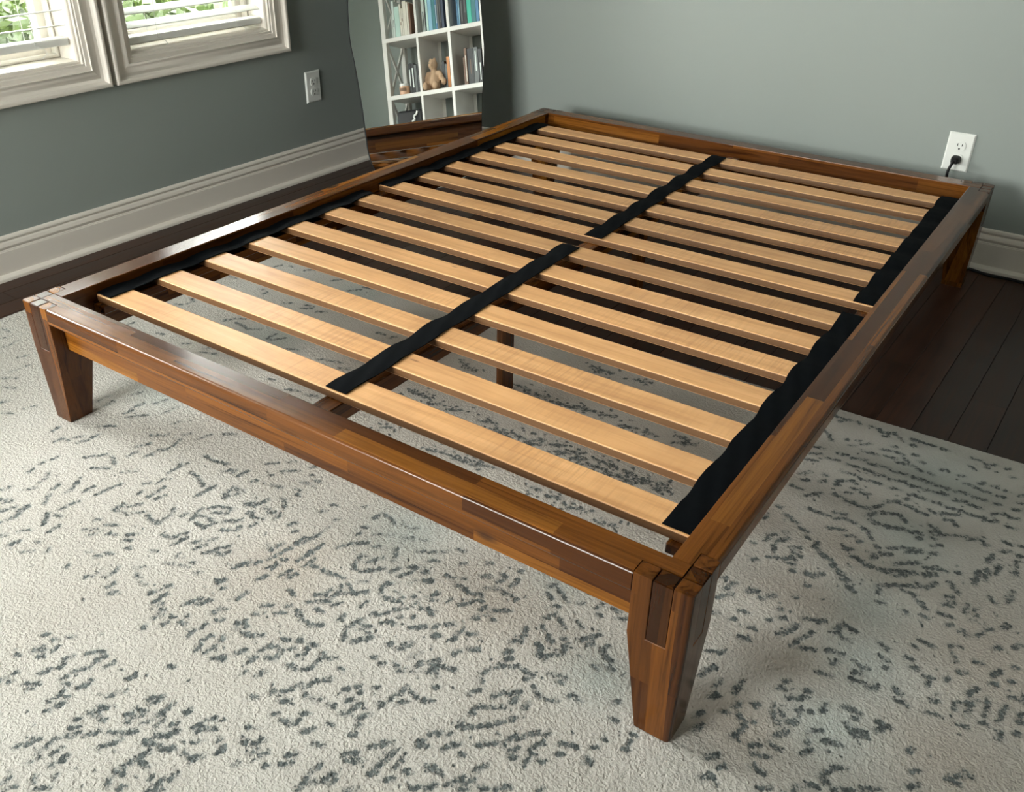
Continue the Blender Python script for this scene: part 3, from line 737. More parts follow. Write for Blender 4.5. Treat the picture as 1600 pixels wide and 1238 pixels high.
4 7 2214 698 2218 695;4 7 2108 818 2120 812;4 8 2139 816 2144 810;4 8 2192 780 2198 776;4 8 2210 762 2217 760;3 7 2242 743 2265 730;3 8 2267 737 2277 725;
4 9 2296 734 2308 717 2325 722;4 8 2299 743 2310 749;4 7 2320 750 2326 748;5 8 2172 816 2181 812;6 8 2166 845 2183 844;4 7 2200 743 2206 745;8 8 2219 803 2230 790 2238 765;
6 9 2247 816 2252 797;4 9 2254 793 2266 766;3 8 2260 812 2283 802;3 8 2297 795 2307 790;4 9 2314 816 2319 808;4 8 2318 788 2326 785;4 9 2341 791 2358 797;3 8 2358 799 2365 795;
3 7 2348 818 2358 811;4 9 2312 847 2320 842;3 8 2345 832 2369 828;3 9 2374 834 2386 829;3 8 2300 848 2304 846;3 7 2133 907 2150 898;3 8 2151 900 2158 892;
8 8 2146 962 2149 945 2158 934;7 7 2173 972 2176 955;7 8 2175 994 2184 983;3 8 2205 966 2206 935;4 8 2260 915 2267 912;3 8 2262 897 2267 893;7 8 2275 928 2288 921 2302 907;
4 8 2296 897 2301 893;6 8 2267 972 2264 951;4 8 2273 959 2284 965;4 8 2302 953 2299 936;6 9 2275 984 2290 974 2303 965;7 9 2286 1007 2294 993;5 9 2281 1025 2297 1031;
3 9 2329 923 2330 906;3 8 2312 937 2315 934;4 9 2356 895 2378 894;3 9 2372 909 2377 906;7 8 2368 925 2380 938 2398 930;5 8 2383 928 2394 925;4 8 2406 894 2412 893;
5 8 2325 971 2340 961;4 9 2348 977 2370 969;3 9 2328 991 2329 988;3 9 2328 1018 2337 1001;6 8 2232 1048 2239 1026 2238 1009;5 8 2258 1047 2270 1039;3 8 2271 1058 2287 1050;
6 8 2274 1081 2291 1081;5 8 2214 990 2218 980;3 8 2236 968 2243 966;3 7 2202 1012 2207 1009;3 8 2170 1043 2177 1029;5 7 2246 1004 2251 1001;6 7 2178 1068 2186 1050;
6 8 2361 1041 2371 1019 2380 1010;4 8 2368 1048 2373 1044;5 8 2293 1110 2308 1098;4 8 2351 1065 2364 1060;5 9 2381 1052 2406 1037;5 8 2415 1029 2431 1020;4 8 2336 1083 2339 1075;
7 8 2213 1102 2226 1089;7 8 2220 1141 2229 1127 2242 1136;4 8 2236 1105 2240 1100;3 8 2227 1008 2224 1001;7 8 2340 506 2375 478;6 9 2320 539 2353 535 2378 508;
6 9 2339 576 2360 562 2384 549;5 8 2312 492 2327 481;5 8 2350 458 2375 441;6 9 2393 482 2422 472;11 8 2395 506 2409 491;6 8 2402 539 2414 516;4 8 2384 536 2396 543;
4 8 2441 465 2446 464;5 9 2266 523 2290 533;4 8 2296 542 2309 537;4 8 2302 511 2303 498;3 9 2242 566 2270 592;5 9 2272 603 2281 597;3 8 2283 614 2298 625;5 9 2340 627 2349 624;
4 8 2329 583 2335 603;3 8 2383 623 2389 628;5 8 2368 571 2392 570;5 9 2390 578 2413 597;5 9 2409 617 2423 619;6 8 2434 501 2452 520;6 8 2437 569 2452 553;4 8 2439 544 2447 538;
5 9 2434 594 2457 593;5 9 2453 618 2458 612;6 8 2484 400 2488 374;7 8 2473 478 2475 439;5 9 2488 458 2487 424;3 7 2501 427 2502 401;5 8 2502 501 2514 513;6 7 2530 496 2535 463;
3 7 2532 413 2529 369;4 8 2527 351 2533 346;4 9 2500 352 2514 344;6 7 2472 568 2474 544;6 6 2485 582 2492 566;4 6 2487 552 2488 549;5 8 2473 621 2477 615;4 6 2485 626 2493 618;
5 9 2497 618 2507 603;3 8 2510 593 2518 584;6 9 2533 569 2540 558;3 9 2421 681 2443 682;3 8 2414 699 2422 701;5 9 2412 734 2421 733;4 9 2421 753 2433 750;4 9 2445 759 2456 756;
3 8 2453 775 2454 767;5 7 2467 665 2478 658;5 7 2473 682 2482 696;6 8 2529 630 2536 623;5 8 2507 679 2517 677;7 8 2535 695 2545 678;3 9 2536 716 2543 711;6 8 2557 609 2562 595;
4 9 2560 658 2565 655;4 8 2562 694 2565 689;3 8 2565 729 2570 726;3 8 2489 719 2500 713;3 9 2474 747 2478 741;7 8 2510 755 2519 740;5 8 2498 787 2511 778;4 8 2497 803 2496 788;
3 8 2516 779 2523 765;5 7 2538 791 2537 751;4 9 2536 807 2544 804;6 8 2510 828 2519 828;4 7 2516 806 2515 788;7 7 2464 805 2475 800;6 7 2464 833 2481 830;4 8 2557 791 2563 752;
4 8 2562 826 2564 808;4 9 2583 773 2587 771;5 9 2583 800 2587 796;4 9 2583 729 2583 710;4 9 2583 760 2588 752;7 9 2369 727 2382 734;5 9 2375 754 2390 759;4 8 2387 777 2393 775;
4 9 2412 813 2422 820;4 9 2418 834 2435 835;4 9 2341 790 2358 796;3 8 2360 798 2365 794;4 9 2379 833 2387 825;4 9 2356 893 2377 892;4 8 2299 743 2305 719 2328 723;
3 8 2406 894 2424 895;3 8 2404 913 2415 906;7 8 2371 927 2384 940;5 8 2383 928 2398 930;3 9 2358 972 2370 970;5 8 2457 925 2459 916;5 9 2467 960 2474 952;5 8 2469 988 2480 977;
8 8 2515 940 2532 920;6 9 2531 913 2542 919;3 8 2523 942 2528 940;5 8 2371 1018 2378 1014;4 9 2383 1051 2404 1037;4 9 2415 1029 2436 1015;2 8 2099 42 2111 45;3 9 2114 63 2118 54;
3 9 2118 54 2135 42;3 8 2151 41 2156 47;3 9 2179 43 2198 44 2211 52;3 9 2211 52 2236 43;3 9 2272 44 2291 44;3 8 2215 67 2223 64;3 8 2277 70 2281 65;2 6 2244 53 2257 64;
3 6 2163 152 2173 145;5 6 2184 131 2200 116;3 7 2241 101 2251 97;2 8 2097 121 2109 129 2123 153;4 7 2097 203 2116 197;4 8 2097 232 2118 221;3 8 2097 260 2121 253;
2 8 2149 132 2152 129;2 6 2173 122 2178 119;4 8 2149 197 2168 193;4 7 2132 230 2159 224;4 8 2181 199 2207 188;6 8 2215 198 2235 196 2256 191;5 7 2193 156 2224 154;
2 9 2226 127 2248 119 2271 122;5 8 2240 149 2259 146;5 8 2265 157 2297 153;3 8 2273 133 2287 145;4 8 2178 229 2200 226;4 8 2211 225 2234 227;3 8 2239 235 2253 226;
4 8 2266 199 2293 195;4 8 2268 233 2296 225;3 7 2303 232 2324 226;4 7 2307 200 2323 198;2 7 2178 262 2208 257;3 8 2213 265 2232 263 2256 261;3 8 2176 302 2204 283 2214 290;
5 9 2211 312 2227 307;3 9 2229 316 2244 312;3 8 2177 318 2184 313;3 7 2204 334 2213 327;2 7 2275 262 2296 259;4 7 2313 264 2336 260;3 8 2114 342 2125 334;4 8 2146 326 2157 315;
3 8 2148 295 2153 294;5 6 2107 320 2118 301;3 8 2103 372 2123 375;6 8 2137 390 2152 375 2160 364;4 9 2184 353 2207 354;4 9 2211 362 2229 358;4 9 2231 364 2257 362;
5 8 2257 362 2278 332;3 8 2263 385 2272 368;3 8 2278 321 2301 305;2 8 2285 359 2303 349;4 8 2313 347 2327 361;3 8 2268 396 2285 400;3 8 2298 401 2304 397;7 8 2310 398 2328 391;
5 8 2338 389 2359 384;3 8 2317 305 2345 315;3 8 2158 430 2172 431;3 8 2178 433 2198 429;4 8 2204 414 2224 406;6 8 2209 432 2225 421 2247 424;5 9 2100 457 2107 460;
4 9 2123 475 2138 480;4 9 2140 485 2155 489;4 9 2161 500 2176 505;2 8 2179 517 2184 522;3 9 2202 540 2203 526;3 9 2209 545 2222 555;4 9 2221 560 2242 564;3 8 2243 577 2267 591;
3 8 2207 469 2225 459;3 8 2226 461 2235 459;4 7 2240 476 2258 466;3 8 2266 479 2273 475;4 8 2262 431 2276 437;5 9 2277 441 2288 457;3 8 2297 471 2303 476;
3 8 2246 506 2253 515 2264 507;3 8 2267 529 2288 533;3 9 2297 540 2308 535;4 8 2300 515 2304 499;4 8 2312 493 2324 480;6 8 2320 464 2343 448 2371 439;4 8 2340 506 2359 488 2378 475;
4 9 2320 537 2344 525 2378 507;6 8 2119 574 2120 553 2129 547;7 8 2139 564 2152 546;4 8 2140 597 2138 584;6 8 2140 620 2153 611;7 8 2165 570 2182 559;5 8 2165 608 2177 599;
3 8 2173 579 2190 584;3 8 2116 644 2123 637;2 8 2098 597 2102 595;4 8 2174 615 2184 613;3 8 2094 511 2095 494;3 8 2211 621 2221 619;3 8 2232 613 2238 607;2 8 2186 634 2193 629;
3 6 2139 531 2146 528;3 9 2271 48 2294 47 2320 44;4 8 2336 48 2347 46;2 8 2275 69 2282 67;3 8 2398 49 2415 49;2 8 2427 60 2447 46;2 9 2430 72 2433 70;3 8 2466 50 2472 46;
3 8 2480 78 2486 75;2 7 2398 83 2412 93;4 8 2351 135 2360 128;2 8 2386 135 2397 131;2 8 2289 109 2296 105;3 8 2304 128 2314 129;3 8 2308 162 2318 163;4 7 2330 160 2341 164;
2 8 2402 159 2411 158;4 9 2419 163 2433 161;4 9 2428 144 2436 133;3 9 2434 166 2449 164;2 8 2453 137 2461 132;2 8 2467 167 2476 165;2 6 2475 141 2486 138;4 7 2503 139 2511 134;
5 8 2305 196 2327 194;4 7 2334 201 2347 194;5 8 2349 204 2377 195;4 8 2389 199 2412 194;5 8 2425 198 2448 199;4 9 2336 231 2345 227;5 9 2351 228 2377 225;3 8 2308 232 2325 228;
4 8 2313 265 2326 260;5 9 2331 263 2346 265;4 8 2356 265 2375 262;4 8 2393 235 2415 225;5 8 2421 231 2447 233;3 8 2386 267 2415 262;5 8 2360 297 2375 301 2387 291;
3 9 2392 290 2412 281;3 9 2422 266 2436 267;3 9 2436 267 2456 260 2457 269;5 9 2468 266 2476 258;3 7 2466 241 2473 234;3 8 2481 228 2487 226;4 8 2466 202 2473 195;
5 8 2499 199 2510 194;4 8 2497 232 2512 227;4 7 2497 265 2512 264;4 8 2498 319 2514 321;4 9 2498 354 2514 345;2 8 2527 349 2533 347;2 8 2528 369 2534 365;4 8 2527 316 2533 315;
2 7 2504 169 2513 165;3 8 2315 308 2332 307;3 8 2340 315 2359 315;3 8 2285 314 2303 299;2 8 2310 287 2319 281;3 8 2286 358 2301 352;4 9 2312 349 2327 363;5 8 2311 397 2328 386;
6 8 2338 392 2360 386;3 9 2359 405 2365 401;3 8 2297 397 2304 402;5 7 2275 403 2288 399;3 9 2370 347 2383 355;8 6 2381 377 2405 362 2421 349;3 9 2377 368 2389 360;
3 9 2380 386 2387 386;3 9 2429 348 2437 342;3 9 2439 352 2450 345;4 9 2457 338 2461 339;4 8 2470 351 2476 347;3 8 2388 412 2401 401;4 9 2388 438 2400 430;4 8 2391 310 2402 307;
2 7 2411 319 2415 319;4 7 2483 398 2487 379;4 8 2500 427 2505 400;4 8 2484 430 2487 424;4 8 2470 448 2473 438;5 9 2406 472 2423 472;4 8 2389 483 2401 479;4 8 2441 464 2445 463;
4 8 332 519 353 511;4 7 361 499 360 478;4 7 341 468 364 475;4 8 533 513 549 488;4 8 570 501 631 512;4 8 710 522 714 487;6 8 725 524 749 494;5 7 631 512 659 492;4 7 550 670 565 659;
4 7 616 660 646 639;4 7 441 669 465 665;4 7 333 691 335 663;7 7 623 679 669 659;5 7 558 483 574 471;5 8 493 325 493 310;6 8 656 330 681 313;5 8 648 307 677 302;4 7 589 334 606 322;
4 8 710 322 731 307;5 8 370 160 382 134;5 8 406 126 420 125;5 8 472 123 494 99;5 8 596 137 614 108;5 8 688 160 710 137;4 8 706 116 736 111;6 7 932 519 971 509;6 7 986 532 1008 523;
6 7 937 326 960 323;6 7 985 331 994 312;5 7 800 533 827 521;6 7 947 688 982 675;5 7 1004 679 1031 671;5 7 874 676 891 674;5 7 906 531 921 520;5 6 313 292 341 289;
4 6 457 305 475 300;12 10 1480 553 1519 558;9 10 1517 538 1543 542;7 10 1559 541 1587 521;9 10 1557 564 1584 544;7 10 1608 528 1638 513;8 10 1629 545 1661 533;
10 10 1657 526 1684 517;7 10 1677 542 1704 533;8 10 1720 522 1735 522;9 10 1712 548 1747 543;9 10 1747 524 1766 520;8 10 1758 555 1794 544;9 10 1789 524 1811 528;
9 10 1821 539 1849 534;8 10 1868 544 1894 535;6 10 1810 556 1827 550;7 10 1869 525 1886 518;7 10 1504 691 1539 676;5 10 1498 665 1533 651;8 10 1459 692 1488 692;
6 10 1657 689 1675 685;8 10 1701 694 1727 685;6 10 1752 703 1781 692;10 10 1253 687 1269 676;6 10 1392 698 1433 690;5 10 1471 548 1498 545;7 10 1421 537 1460 522;
6 10 1331 542 1356 524;5 10 1280 542 1301 527;9 10 1204 520 1257 521;7 10 1514 368 1576 362;8 10 1571 353 1627 349;7 10 1644 349 1670 343;8 10 1650 391 1679 404;
7 10 1699 368 1738 358;6 10 1757 362 1777 359;7 10 1840 358 1875 344;8 10 1468 363 1499 354;8 10 1415 349 1444 354;8 10 1226 332 1280 350;8 10 1514 161 1575 160;
7 10 1635 158 1667 150;4 10 1825 711 1836 712;4 10 1846 705 1855 703;6 10 1829 334 1853 339"""
RW, RL, RH = 2.82, 2.44, 0.012
def build_rug():
    us_ = np.arange(0, RW + 1e-6, 0.0031)
    vs_ = np.concatenate([np.arange(0, 1.80, 0.0031), np.linspace(1.80, RL, 40)])
    nu, nv = len(us_), len(vs_)
    mask = np.zeros((nv, nu))
    rg = np.random.default_rng(2)
    def blot(cu, cv, ra, rb, an, val):
        R_ = ra * 1.7
        i0, i1 = np.searchsorted(us_, [cu - R_, cu + R_])
        j0, j1 = np.searchsorted(vs_, [cv - R_, cv + R_])
        if i1 <= i0 or j1 <= j0:
            return
        du, dv = us_[i0:i1][None, :] - cu, vs_[j0:j1][:, None] - cv
        a_, b_ = du * math.cos(an) + dv * math.sin(an), -du * math.sin(an) + dv * math.cos(an)
        sub = mask[j0:j1, i0:i1]
        np.maximum(sub, val * np.clip((1.55 - np.hypot(a_ / ra, b_ / rb)) / 0.9, 0, 1), out=sub)
    for st in RUG.replace('\n', '').split(';'):
        q = [int(k) for k in st.split()]
        w, it = max(q[0], 5) / 1000.0, q[1]
        dense = it >= 10
        it = min(it, 8) / 9.0
        P = np.array(q[2:], float).reshape(-1, 2) / 1000.0
        seg = np.hypot(*(P[1:] - P[:-1]).T)
        ln = max(seg.sum(), 1e-4)
        pad = w / 2 + 0.012
        i0, i1 = np.searchsorted(us_, [P[:, 0].min() - pad, P[:, 0].max() + pad])
        j0, j1 = np.searchsorted(vs_, [P[:, 1].min() - pad, P[:, 1].max() + pad])
        if i1 > i0 and j1 > j0:      # faded ground of the motif
            U_, V_ = np.meshgrid(us_[i0:i1], vs_[j0:j1])
            best = np.full(U_.shape, 9.0)
            for A, B in zip(P[:-1], P[1:]):
                ab = B - A
                t = np.clip(((U_ - A[0]) * ab[0] + (V_ - A[1]) * ab[1]) / max(ab @ ab, 1e-9), 0, 1)
                best = np.minimum(best, np.hypot(U_ - A[0] - t * ab[0], V_ - A[1] - t * ab[1]))
            sub = mask[j0:j1, i0:i1]
            np.maximum(sub, 0.80 * it * np.clip(1 - (best - w * 0.36) / 0.009, 0, 1), out=sub)
        n_ = max(3, int((ln + w) / 0.0060 * max(1.0, w / 0.0080)))
        if dense:
            n_ = int(n_ * 1.8)
        spread = w * 0.46 + (0.022 if dense else 0.0012)
        for t in rg.uniform(-0.03, 1.03, n_):
            d_ = min(max(t, 0), 1) * ln
            k = 0
            while k < len(seg) - 1 and d_ > seg[k]:
                d_ -= seg[k]
                k += 1
            p_ = P[k] + (P[k + 1] - P[k]) * (d_ / max(seg[k], 1e-6))
            dr = math.atan2(*(P[k + 1] - P[k])[::-1])
            p_ = p_ + rg.normal(0, 1, 2) * spread * 0.55
            an = dr + rg.normal(0, 0.7)
            blot(p_[0], p_[1], rg.uniform(0.0036, 0.0068), rg.uniform(0.0025, 0.0042), an, it * rg.uniform(0.7, 1.2))
        if rg.random() < 0.5:      # stray flecks beside the motif
            blot(*(P[rg.integers(len(P))] + rg.normal(0, 0.022, 2)), rg.uniform(0.003, 0.006), 0.0026, rg.uniform(0, 3.1), it * 0.8)
    U, V = np.meshgrid(us_, vs_)
    # the part of the rug behind the camera carries the same broken dashes
    for _ in range(900):
        blot(rg.uniform(0.1, RW - 0.1), rg.uniform(1.72, RL - 0.08), rg.uniform(0.006, 0.02), rg.uniform(0.004, 0.008), rg.uniform(0, 3.1), 0.85)
    teal = np.zeros_like(mask)
    tan = np.zeros_like(mask)
    for L, T in ((((.723, .849, .10), (1.534, .943, .089), (.723, .51, .107), (.728, .164, .097), (2.345, .785, .083), (2.323, .646, .075), (2.354, .168, .122), (2.334, .427, .096), (2.344, .946, .077), (1.845, .884, .06), (2.016, 1.058, .06)), teal),
                 (((2.221, .687, .087), (2.249, .841, .081), (2.235, 1.014, .075), (2.251, .497, .08), (2.54, .671, .124), (2.505, .898, .09), (1.775, 1.032, .104), (1.405, 1.144, .099), (2.07, .502, .068)), tan)):
        for cu, cv, r in L:
            T[:] = np.maximum(T, np.exp(-((U - cu) ** 2 + (V - cv) ** 2) / (r * r)))
    z = RH + rg.normal(0, 0.0004, U.shape)
    k = np.minimum(np.minimum(U, RW - U), np.minimum(V, RL - V))
    z -= 0.006 * np.clip(1 - k / 0.012, 0, 1) ** 2
    co = np.stack([U, -V, z], -1).reshape(-1, 3)
    idx = np.arange(nu * nv).reshape(nv, nu)
    F = np.stack([idx[:-1, :-1], idx[1:, :-1], idx[1:, 1:], idx[:-1, 1:]], -1).reshape(-1, 4)
    # skirt down to the floor
    bd = np.concatenate([idx[0, :-1], idx[:-1, -1], idx[-1, :0:-1], idx[:0:-1, 0]])
    sk = co[bd].copy()
    sk[:, 2] = 0.0006
    n0 = len(co)
    co = np.concatenate([co, sk])
    m_ = len(bd)
    ar = np.arange(m_)
    F = np.concatenate([F, np.stack([bd, bd[(ar + 1) % m_], n0 + (ar + 1) % m_, n0 + ar], -1)])
    me = bpy.data.meshes.new('area_rug')
    me.vertices.add(len(co))
    me.vertices.foreach_set('co', co.ravel())
    me.loops.add(F.size)
    me.loops.foreach_set('vertex_index', F.ravel())
    me.polygons.add(len(F))
    me.polygons.foreach_set('loop_start', np.arange(len(F)) * 4)
    me.update(calc_edges=True)
    for nm, T in (('motif', mask), ('teal', teal), ('tan', tan)):
        at = me.attributes.new(nm, 'FLOAT', 'POINT')
        at.data.foreach_set('value', np.concatenate([T.ravel(), T.ravel()[bd]]))
    o = mobj('area_rug', me, M['rug'], None, (-0.6407, 1.0535, 0), (0, 0, 0.05))
    me.shade_smooth()
    tag(o, 'cream low-pile rug with broken dark grey floral pattern lying under the bed', 'rug')
build_rug()

# ---------------------------------------------------------------- bed frame
BW, BL, BH = 1.575, 2.1267, 0.311
U3 = 0.030
BRZ = 0.0276
bed = empty('bed_frame', (0, 0, 0), BRZ)
tag(bed, 'low acacia platform bed frame with tapered legs and notched corner joints', 'bed')

def leg_mesh():
    bm = bmesh.new()
    g = 0.0005
    z1, zt = 0.2005, BH
    lo = [0.0045, 0.024, 0.043, 0.0625]
    hi = [0.0, 0.030, 0.060, 0.090]
    low = [[bm.verts.new((lo[i], lo[j], 0.0126)) for j in range(4)] for i in range(4)]
    top = [[bm.verts.new((hi[i], hi[j], z1)) for j in range(4)] for i in range(4)]
    for i in range(3):
        for j in range(3):
            bm.faces.new((low[i][j], low[i][j + 1], low[i + 1][j + 1], low[i + 1][j]))
    for i in range(3):
        bm.faces.new((low[i][0], low[i + 1][0], top[i + 1][0], top[i][0]))
        bm.faces.new((low[i][3], low[i + 1][3], top[i + 1][3], top[i][3]))
        bm.faces.new((low[0][i], low[0][i + 1], top[0][i + 1], top[0][i]))
        bm.faces.new((low[3][i], low[3][i + 1], top[3][i + 1], top[3][i]))
    prong = {(0, 0), (2, 0), (0, 2)}
    for i in range(3):
        for j in range(3):
            q = (top[i][j], top[i + 1][j], top[i + 1][j + 1], top[i][j + 1])
            if (i, j) not in prong:
                bm.faces.new(q)
                continue
            u = []
            for v in q:
                p = v.co.copy()
                # a hair of clearance towards the neighbouring tenons
                cx, cy = (hi[i] + hi[i + 1]) / 2, (hi[j] + hi[j + 1]) / 2
                if 0.001 < p.x < 0.0899: p.x += g if p.x < cx else -g
                if 0.001 < p.y < 0.0899: p.y += g if p.y < cy else -g
                u.append(bm.verts.new((p.x, p.y, zt)))
            for k in range(4):
                bm.faces.new((q[k], q[(k + 1) % 4], u[(k + 1) % 4], u[k]))
            bm.faces.new(u)
    bmesh.ops.recalc_face_normals(bm, faces=bm.faces)
    # the outer corner is rounded most, the other long edges and the tops a little
    oc = [e for e in bm.edges if all(abs(v.co.x - v.co.y) < 1e-4 and v.co.x < 0.006 for v in e.verts)]
    bmesh.ops.bevel(bm, geom=oc, offset=0.0075, segments=5, profile=0.5, affect='EDGES')
    bmesh.ops.recalc_face_normals(bm, faces=bm.faces)
    es = []
    for e in bm.edges:
        a_, b_ = e.verts
        if len(e.link_faces) == 2 and e.calc_face_angle(0) > R(35):
            es.append(e)
    bmesh.ops.bevel(bm, geom=es, offset=0.0022, segments=2, profile=0.5, affect='EDGES', clamp_overlap=True)
    me = bpy.data.meshes.new('leg')
    bmesh.ops.recalc_face_normals(bm, faces=bm.faces)
    bm.to_mesh(me)
    bm.free()
    return me
LEG = leg_mesh()
LEG.materials.append(M['wz'])
LEG.shade_smooth()
LEG.set_sharp_from_angle(angle=R(40))
corners = [((0, 0, 0), 0), ((BW, 0, 0), 90), ((BW, BL, 0), 180), ((0, BL, 0), 270)]
legs = [mobj('leg', LEG, None, bed, loc, (0, 0, R(a))) for loc, a in corners]
for l_ in legs:
    weigh(l_)
# the two head legs stand on bare floor: a felt-thin longer foot reaches down to it
FOOT = bpy.data.meshes.new('leg_foot')
bm = bmesh.new()
v0 = [(0.0047, 0.0047), (0.0623, 0.0047), (0.0623, 0.0623), (0.0047, 0.0623)]
lo_ = [bm.verts.new((p, q, 0.0)) for p, q in v0]
up_ = [bm.verts.new((p, q, 0.0150)) for p, q in v0]
bm.faces.new(lo_[::-1]); bm.faces.new(up_)
for i in range(4):
    bm.faces.new((lo_[i], lo_[(i + 1) % 4], up_[(i + 1) % 4], up_[i]))
bm.to_mesh(FOOT); bm.free()
FOOT.materials.append(M['wz'])
for k in (2, 3):
    mobj('leg_foot', FOOT, None, legs[k])

def rail_mesh(n0, n1):
    """Local x = along the rail between the outer leg faces, y = inwards, outer face y 0; n0 = stub start, length n1."""
    bm = bmesh.new()
    S7 = [(0.0, 0.272), (0.0, BH), (0.03, BH), (0.06, BH), (0.06, 0.203), (0.03, 0.203), (0.03, 0.272)]
    xs = [n0, 0.0905, n1 - 0.0905, n1 - n0]
    rg_ = [[bm.verts.new((x_, y_, z_)) if (s in (1, 2) or i >= 2) else None for i, (y_, z_) in enumerate(S7)] for s, x_ in enumerate(xs)]
    for s in (0, 1, 2):
        loop = range(7) if s == 1 else range(2, 7)
        idx = list(loop)
        for k in range(len(idx)):
            i, j = idx[k], idx[(k + 1) % len(idx)]
            if s != 1 and (i, j) == (6, 2):
                bm.faces.new((rg_[s][i], rg_[s][j], rg_[s + 1][j], rg_[s + 1][i]))
                continue
            bm.faces.new((rg_[s][i], rg_[s][j], rg_[s + 1][j], rg_[s + 1][i]))
    for s in (1, 2):
        bm.faces.new((rg_[s][0], rg_[s][1], rg_[s][2], rg_[s][6]))
    bm.faces.new([rg_[0][i] for i in (2, 3, 4, 5, 6)])
    bm.faces.new([rg_[3][i] for i in (2, 3, 4, 5, 6)])
    bmesh.ops.recalc_face_normals(bm, faces=bm.faces)
    e1 = [e for e in bm.edges if abs(e.verts[0].co.x - e.verts[1].co.x) > 0.3 and e.verts[0].co.y < 0.001]
    bmesh.ops.bevel(bm, geom=e1, offset=0.0080, segments=5, profile=0.5, affect='EDGES')
    e2 = [e for e in bm.edges if abs(e.verts[0].co.x - e.verts[1].co.x) > 0.02 and e.verts[0].co.y > 0.059 and e.verts[0].co.z > 0.3]
    bmesh.ops.bevel(bm, geom=e2, offset=0.0022, segments=2, profile=0.5, affect='EDGES')
    return bm
foot_rail = obj('foot_rail', rail_mesh(0.0305, BW), M['wx'], bed, (0, 0, 0), (0, 0, 0), smooth=40)
head_rail = obj('head_rail', rail_mesh(0.0305, BW), M['wx'], bed, (BW, BL, 0), (0, 0, math.pi), smooth=40)
side_r = obj('side_rail', rail_mesh(0.0606, BL), M['wx'], bed, (BW, 0, 0), (0, 0, math.pi / 2), smooth=40)
side_l = obj('side_rail', rail_mesh(0.0606, BL), M['wx'], bed, (0, BL, 0), (0, 0, -math.pi / 2), smooth=40)

def tenon_mesh(p0, p1, q0, q1):
    bm = bmesh.new()
    box(bm, p0 + 0.0006, p1 - 0.0006, q0 + 0.0002, q1 - 0.0006, 0.2012, BH - 0.0002)
    es = [e for e in bm.edges if (e.verts[0].co.z > 0.3 and e.verts[1].co.z > 0.3)]
    bmesh.ops.bevel(bm, geom=es, offset=0.0018, segments=2, affect='EDGES')
    return bm
for rail, ln in ((foot_rail, BW), (head_rail, BW), (side_r, BL), (side_l, BL)):
    if ln == BW:      # end of the foot and head boards, seen on the long sides
        for p0, p1 in ((0.0, 0.030), (BW - 0.030, BW)):
            obj('tenon', tenon_mesh(p0, p1, 0.030, 0.060), M['wend'], rail, smooth=40)
    else:             # end of the side boards, seen at the foot and the head
        for p0, p1 in ((0.0, 0.030), (BL - 0.030, BL)):
            obj('tenon', tenon_mesh(p0, p1, 0.030, 0.060), M['wend'], rail, smooth=40)
for nm, b_ in (('ledger', (0.060, 0.098, 0.127, 2.000, 0.2515, 0.2715)), ('ledger', (BW - 0.098, BW - 0.060, 0.127, 2.000, 0.2515, 0.2715)), ('center_beam', (0.772, 0.8165, 0.060, BL - 0.060, 0.232, 0.2715))):
    x0, x1, y0, y1, z0, z1 = b_
    bm = bmesh.new()
    box(bm, y0, y1, -x1, -x0, z0, z1, 0.0018, 1)
    obj(nm, bm, M['wx'], bed, (0, 0, 0), (0, 0, math.pi / 2))
boxo('center_leg', (0.785, 0.8025, 0.685, 0.735, 0.0126, 0.240), M['wz'], bed, 0.0015)
boxo('center_leg', (0.785, 0.8025, 1.370, 1.430, 0.0, 0.240), M['wz'], bed, 0.0015)

# ---------------------------------------------------------------- slat rolls
ST, SZ = 0.018, 0.2898
rsl = random.Random(11)
SY = [[0.137, 0.2745, 0.413, 0.5525, 0.688, 0.826, 0.9635], [1.103, 1.2395, 1.3725, 1.508, 1.6455, 1.7845, 1.919]]
SX0, SX1, SWD = 0.064, 1.511, 0.066
bm = bmesh.new()
box(bm, -(SX1 - SX0) / 2, (SX1 - SX0) / 2, -SWD / 2, SWD / 2, -ST, 0.0, 0.0030, 2)
bmesh.ops.recalc_face_normals(bm, faces=bm.faces)
SLAT = bpy.data.meshes.new('slat')
bm.to_mesh(SLAT)
bm.free()
SLAT.materials.append(M['slat'])
SLAT.shade_smooth()
SLAT.set_sharp_from_angle(angle=R(50))

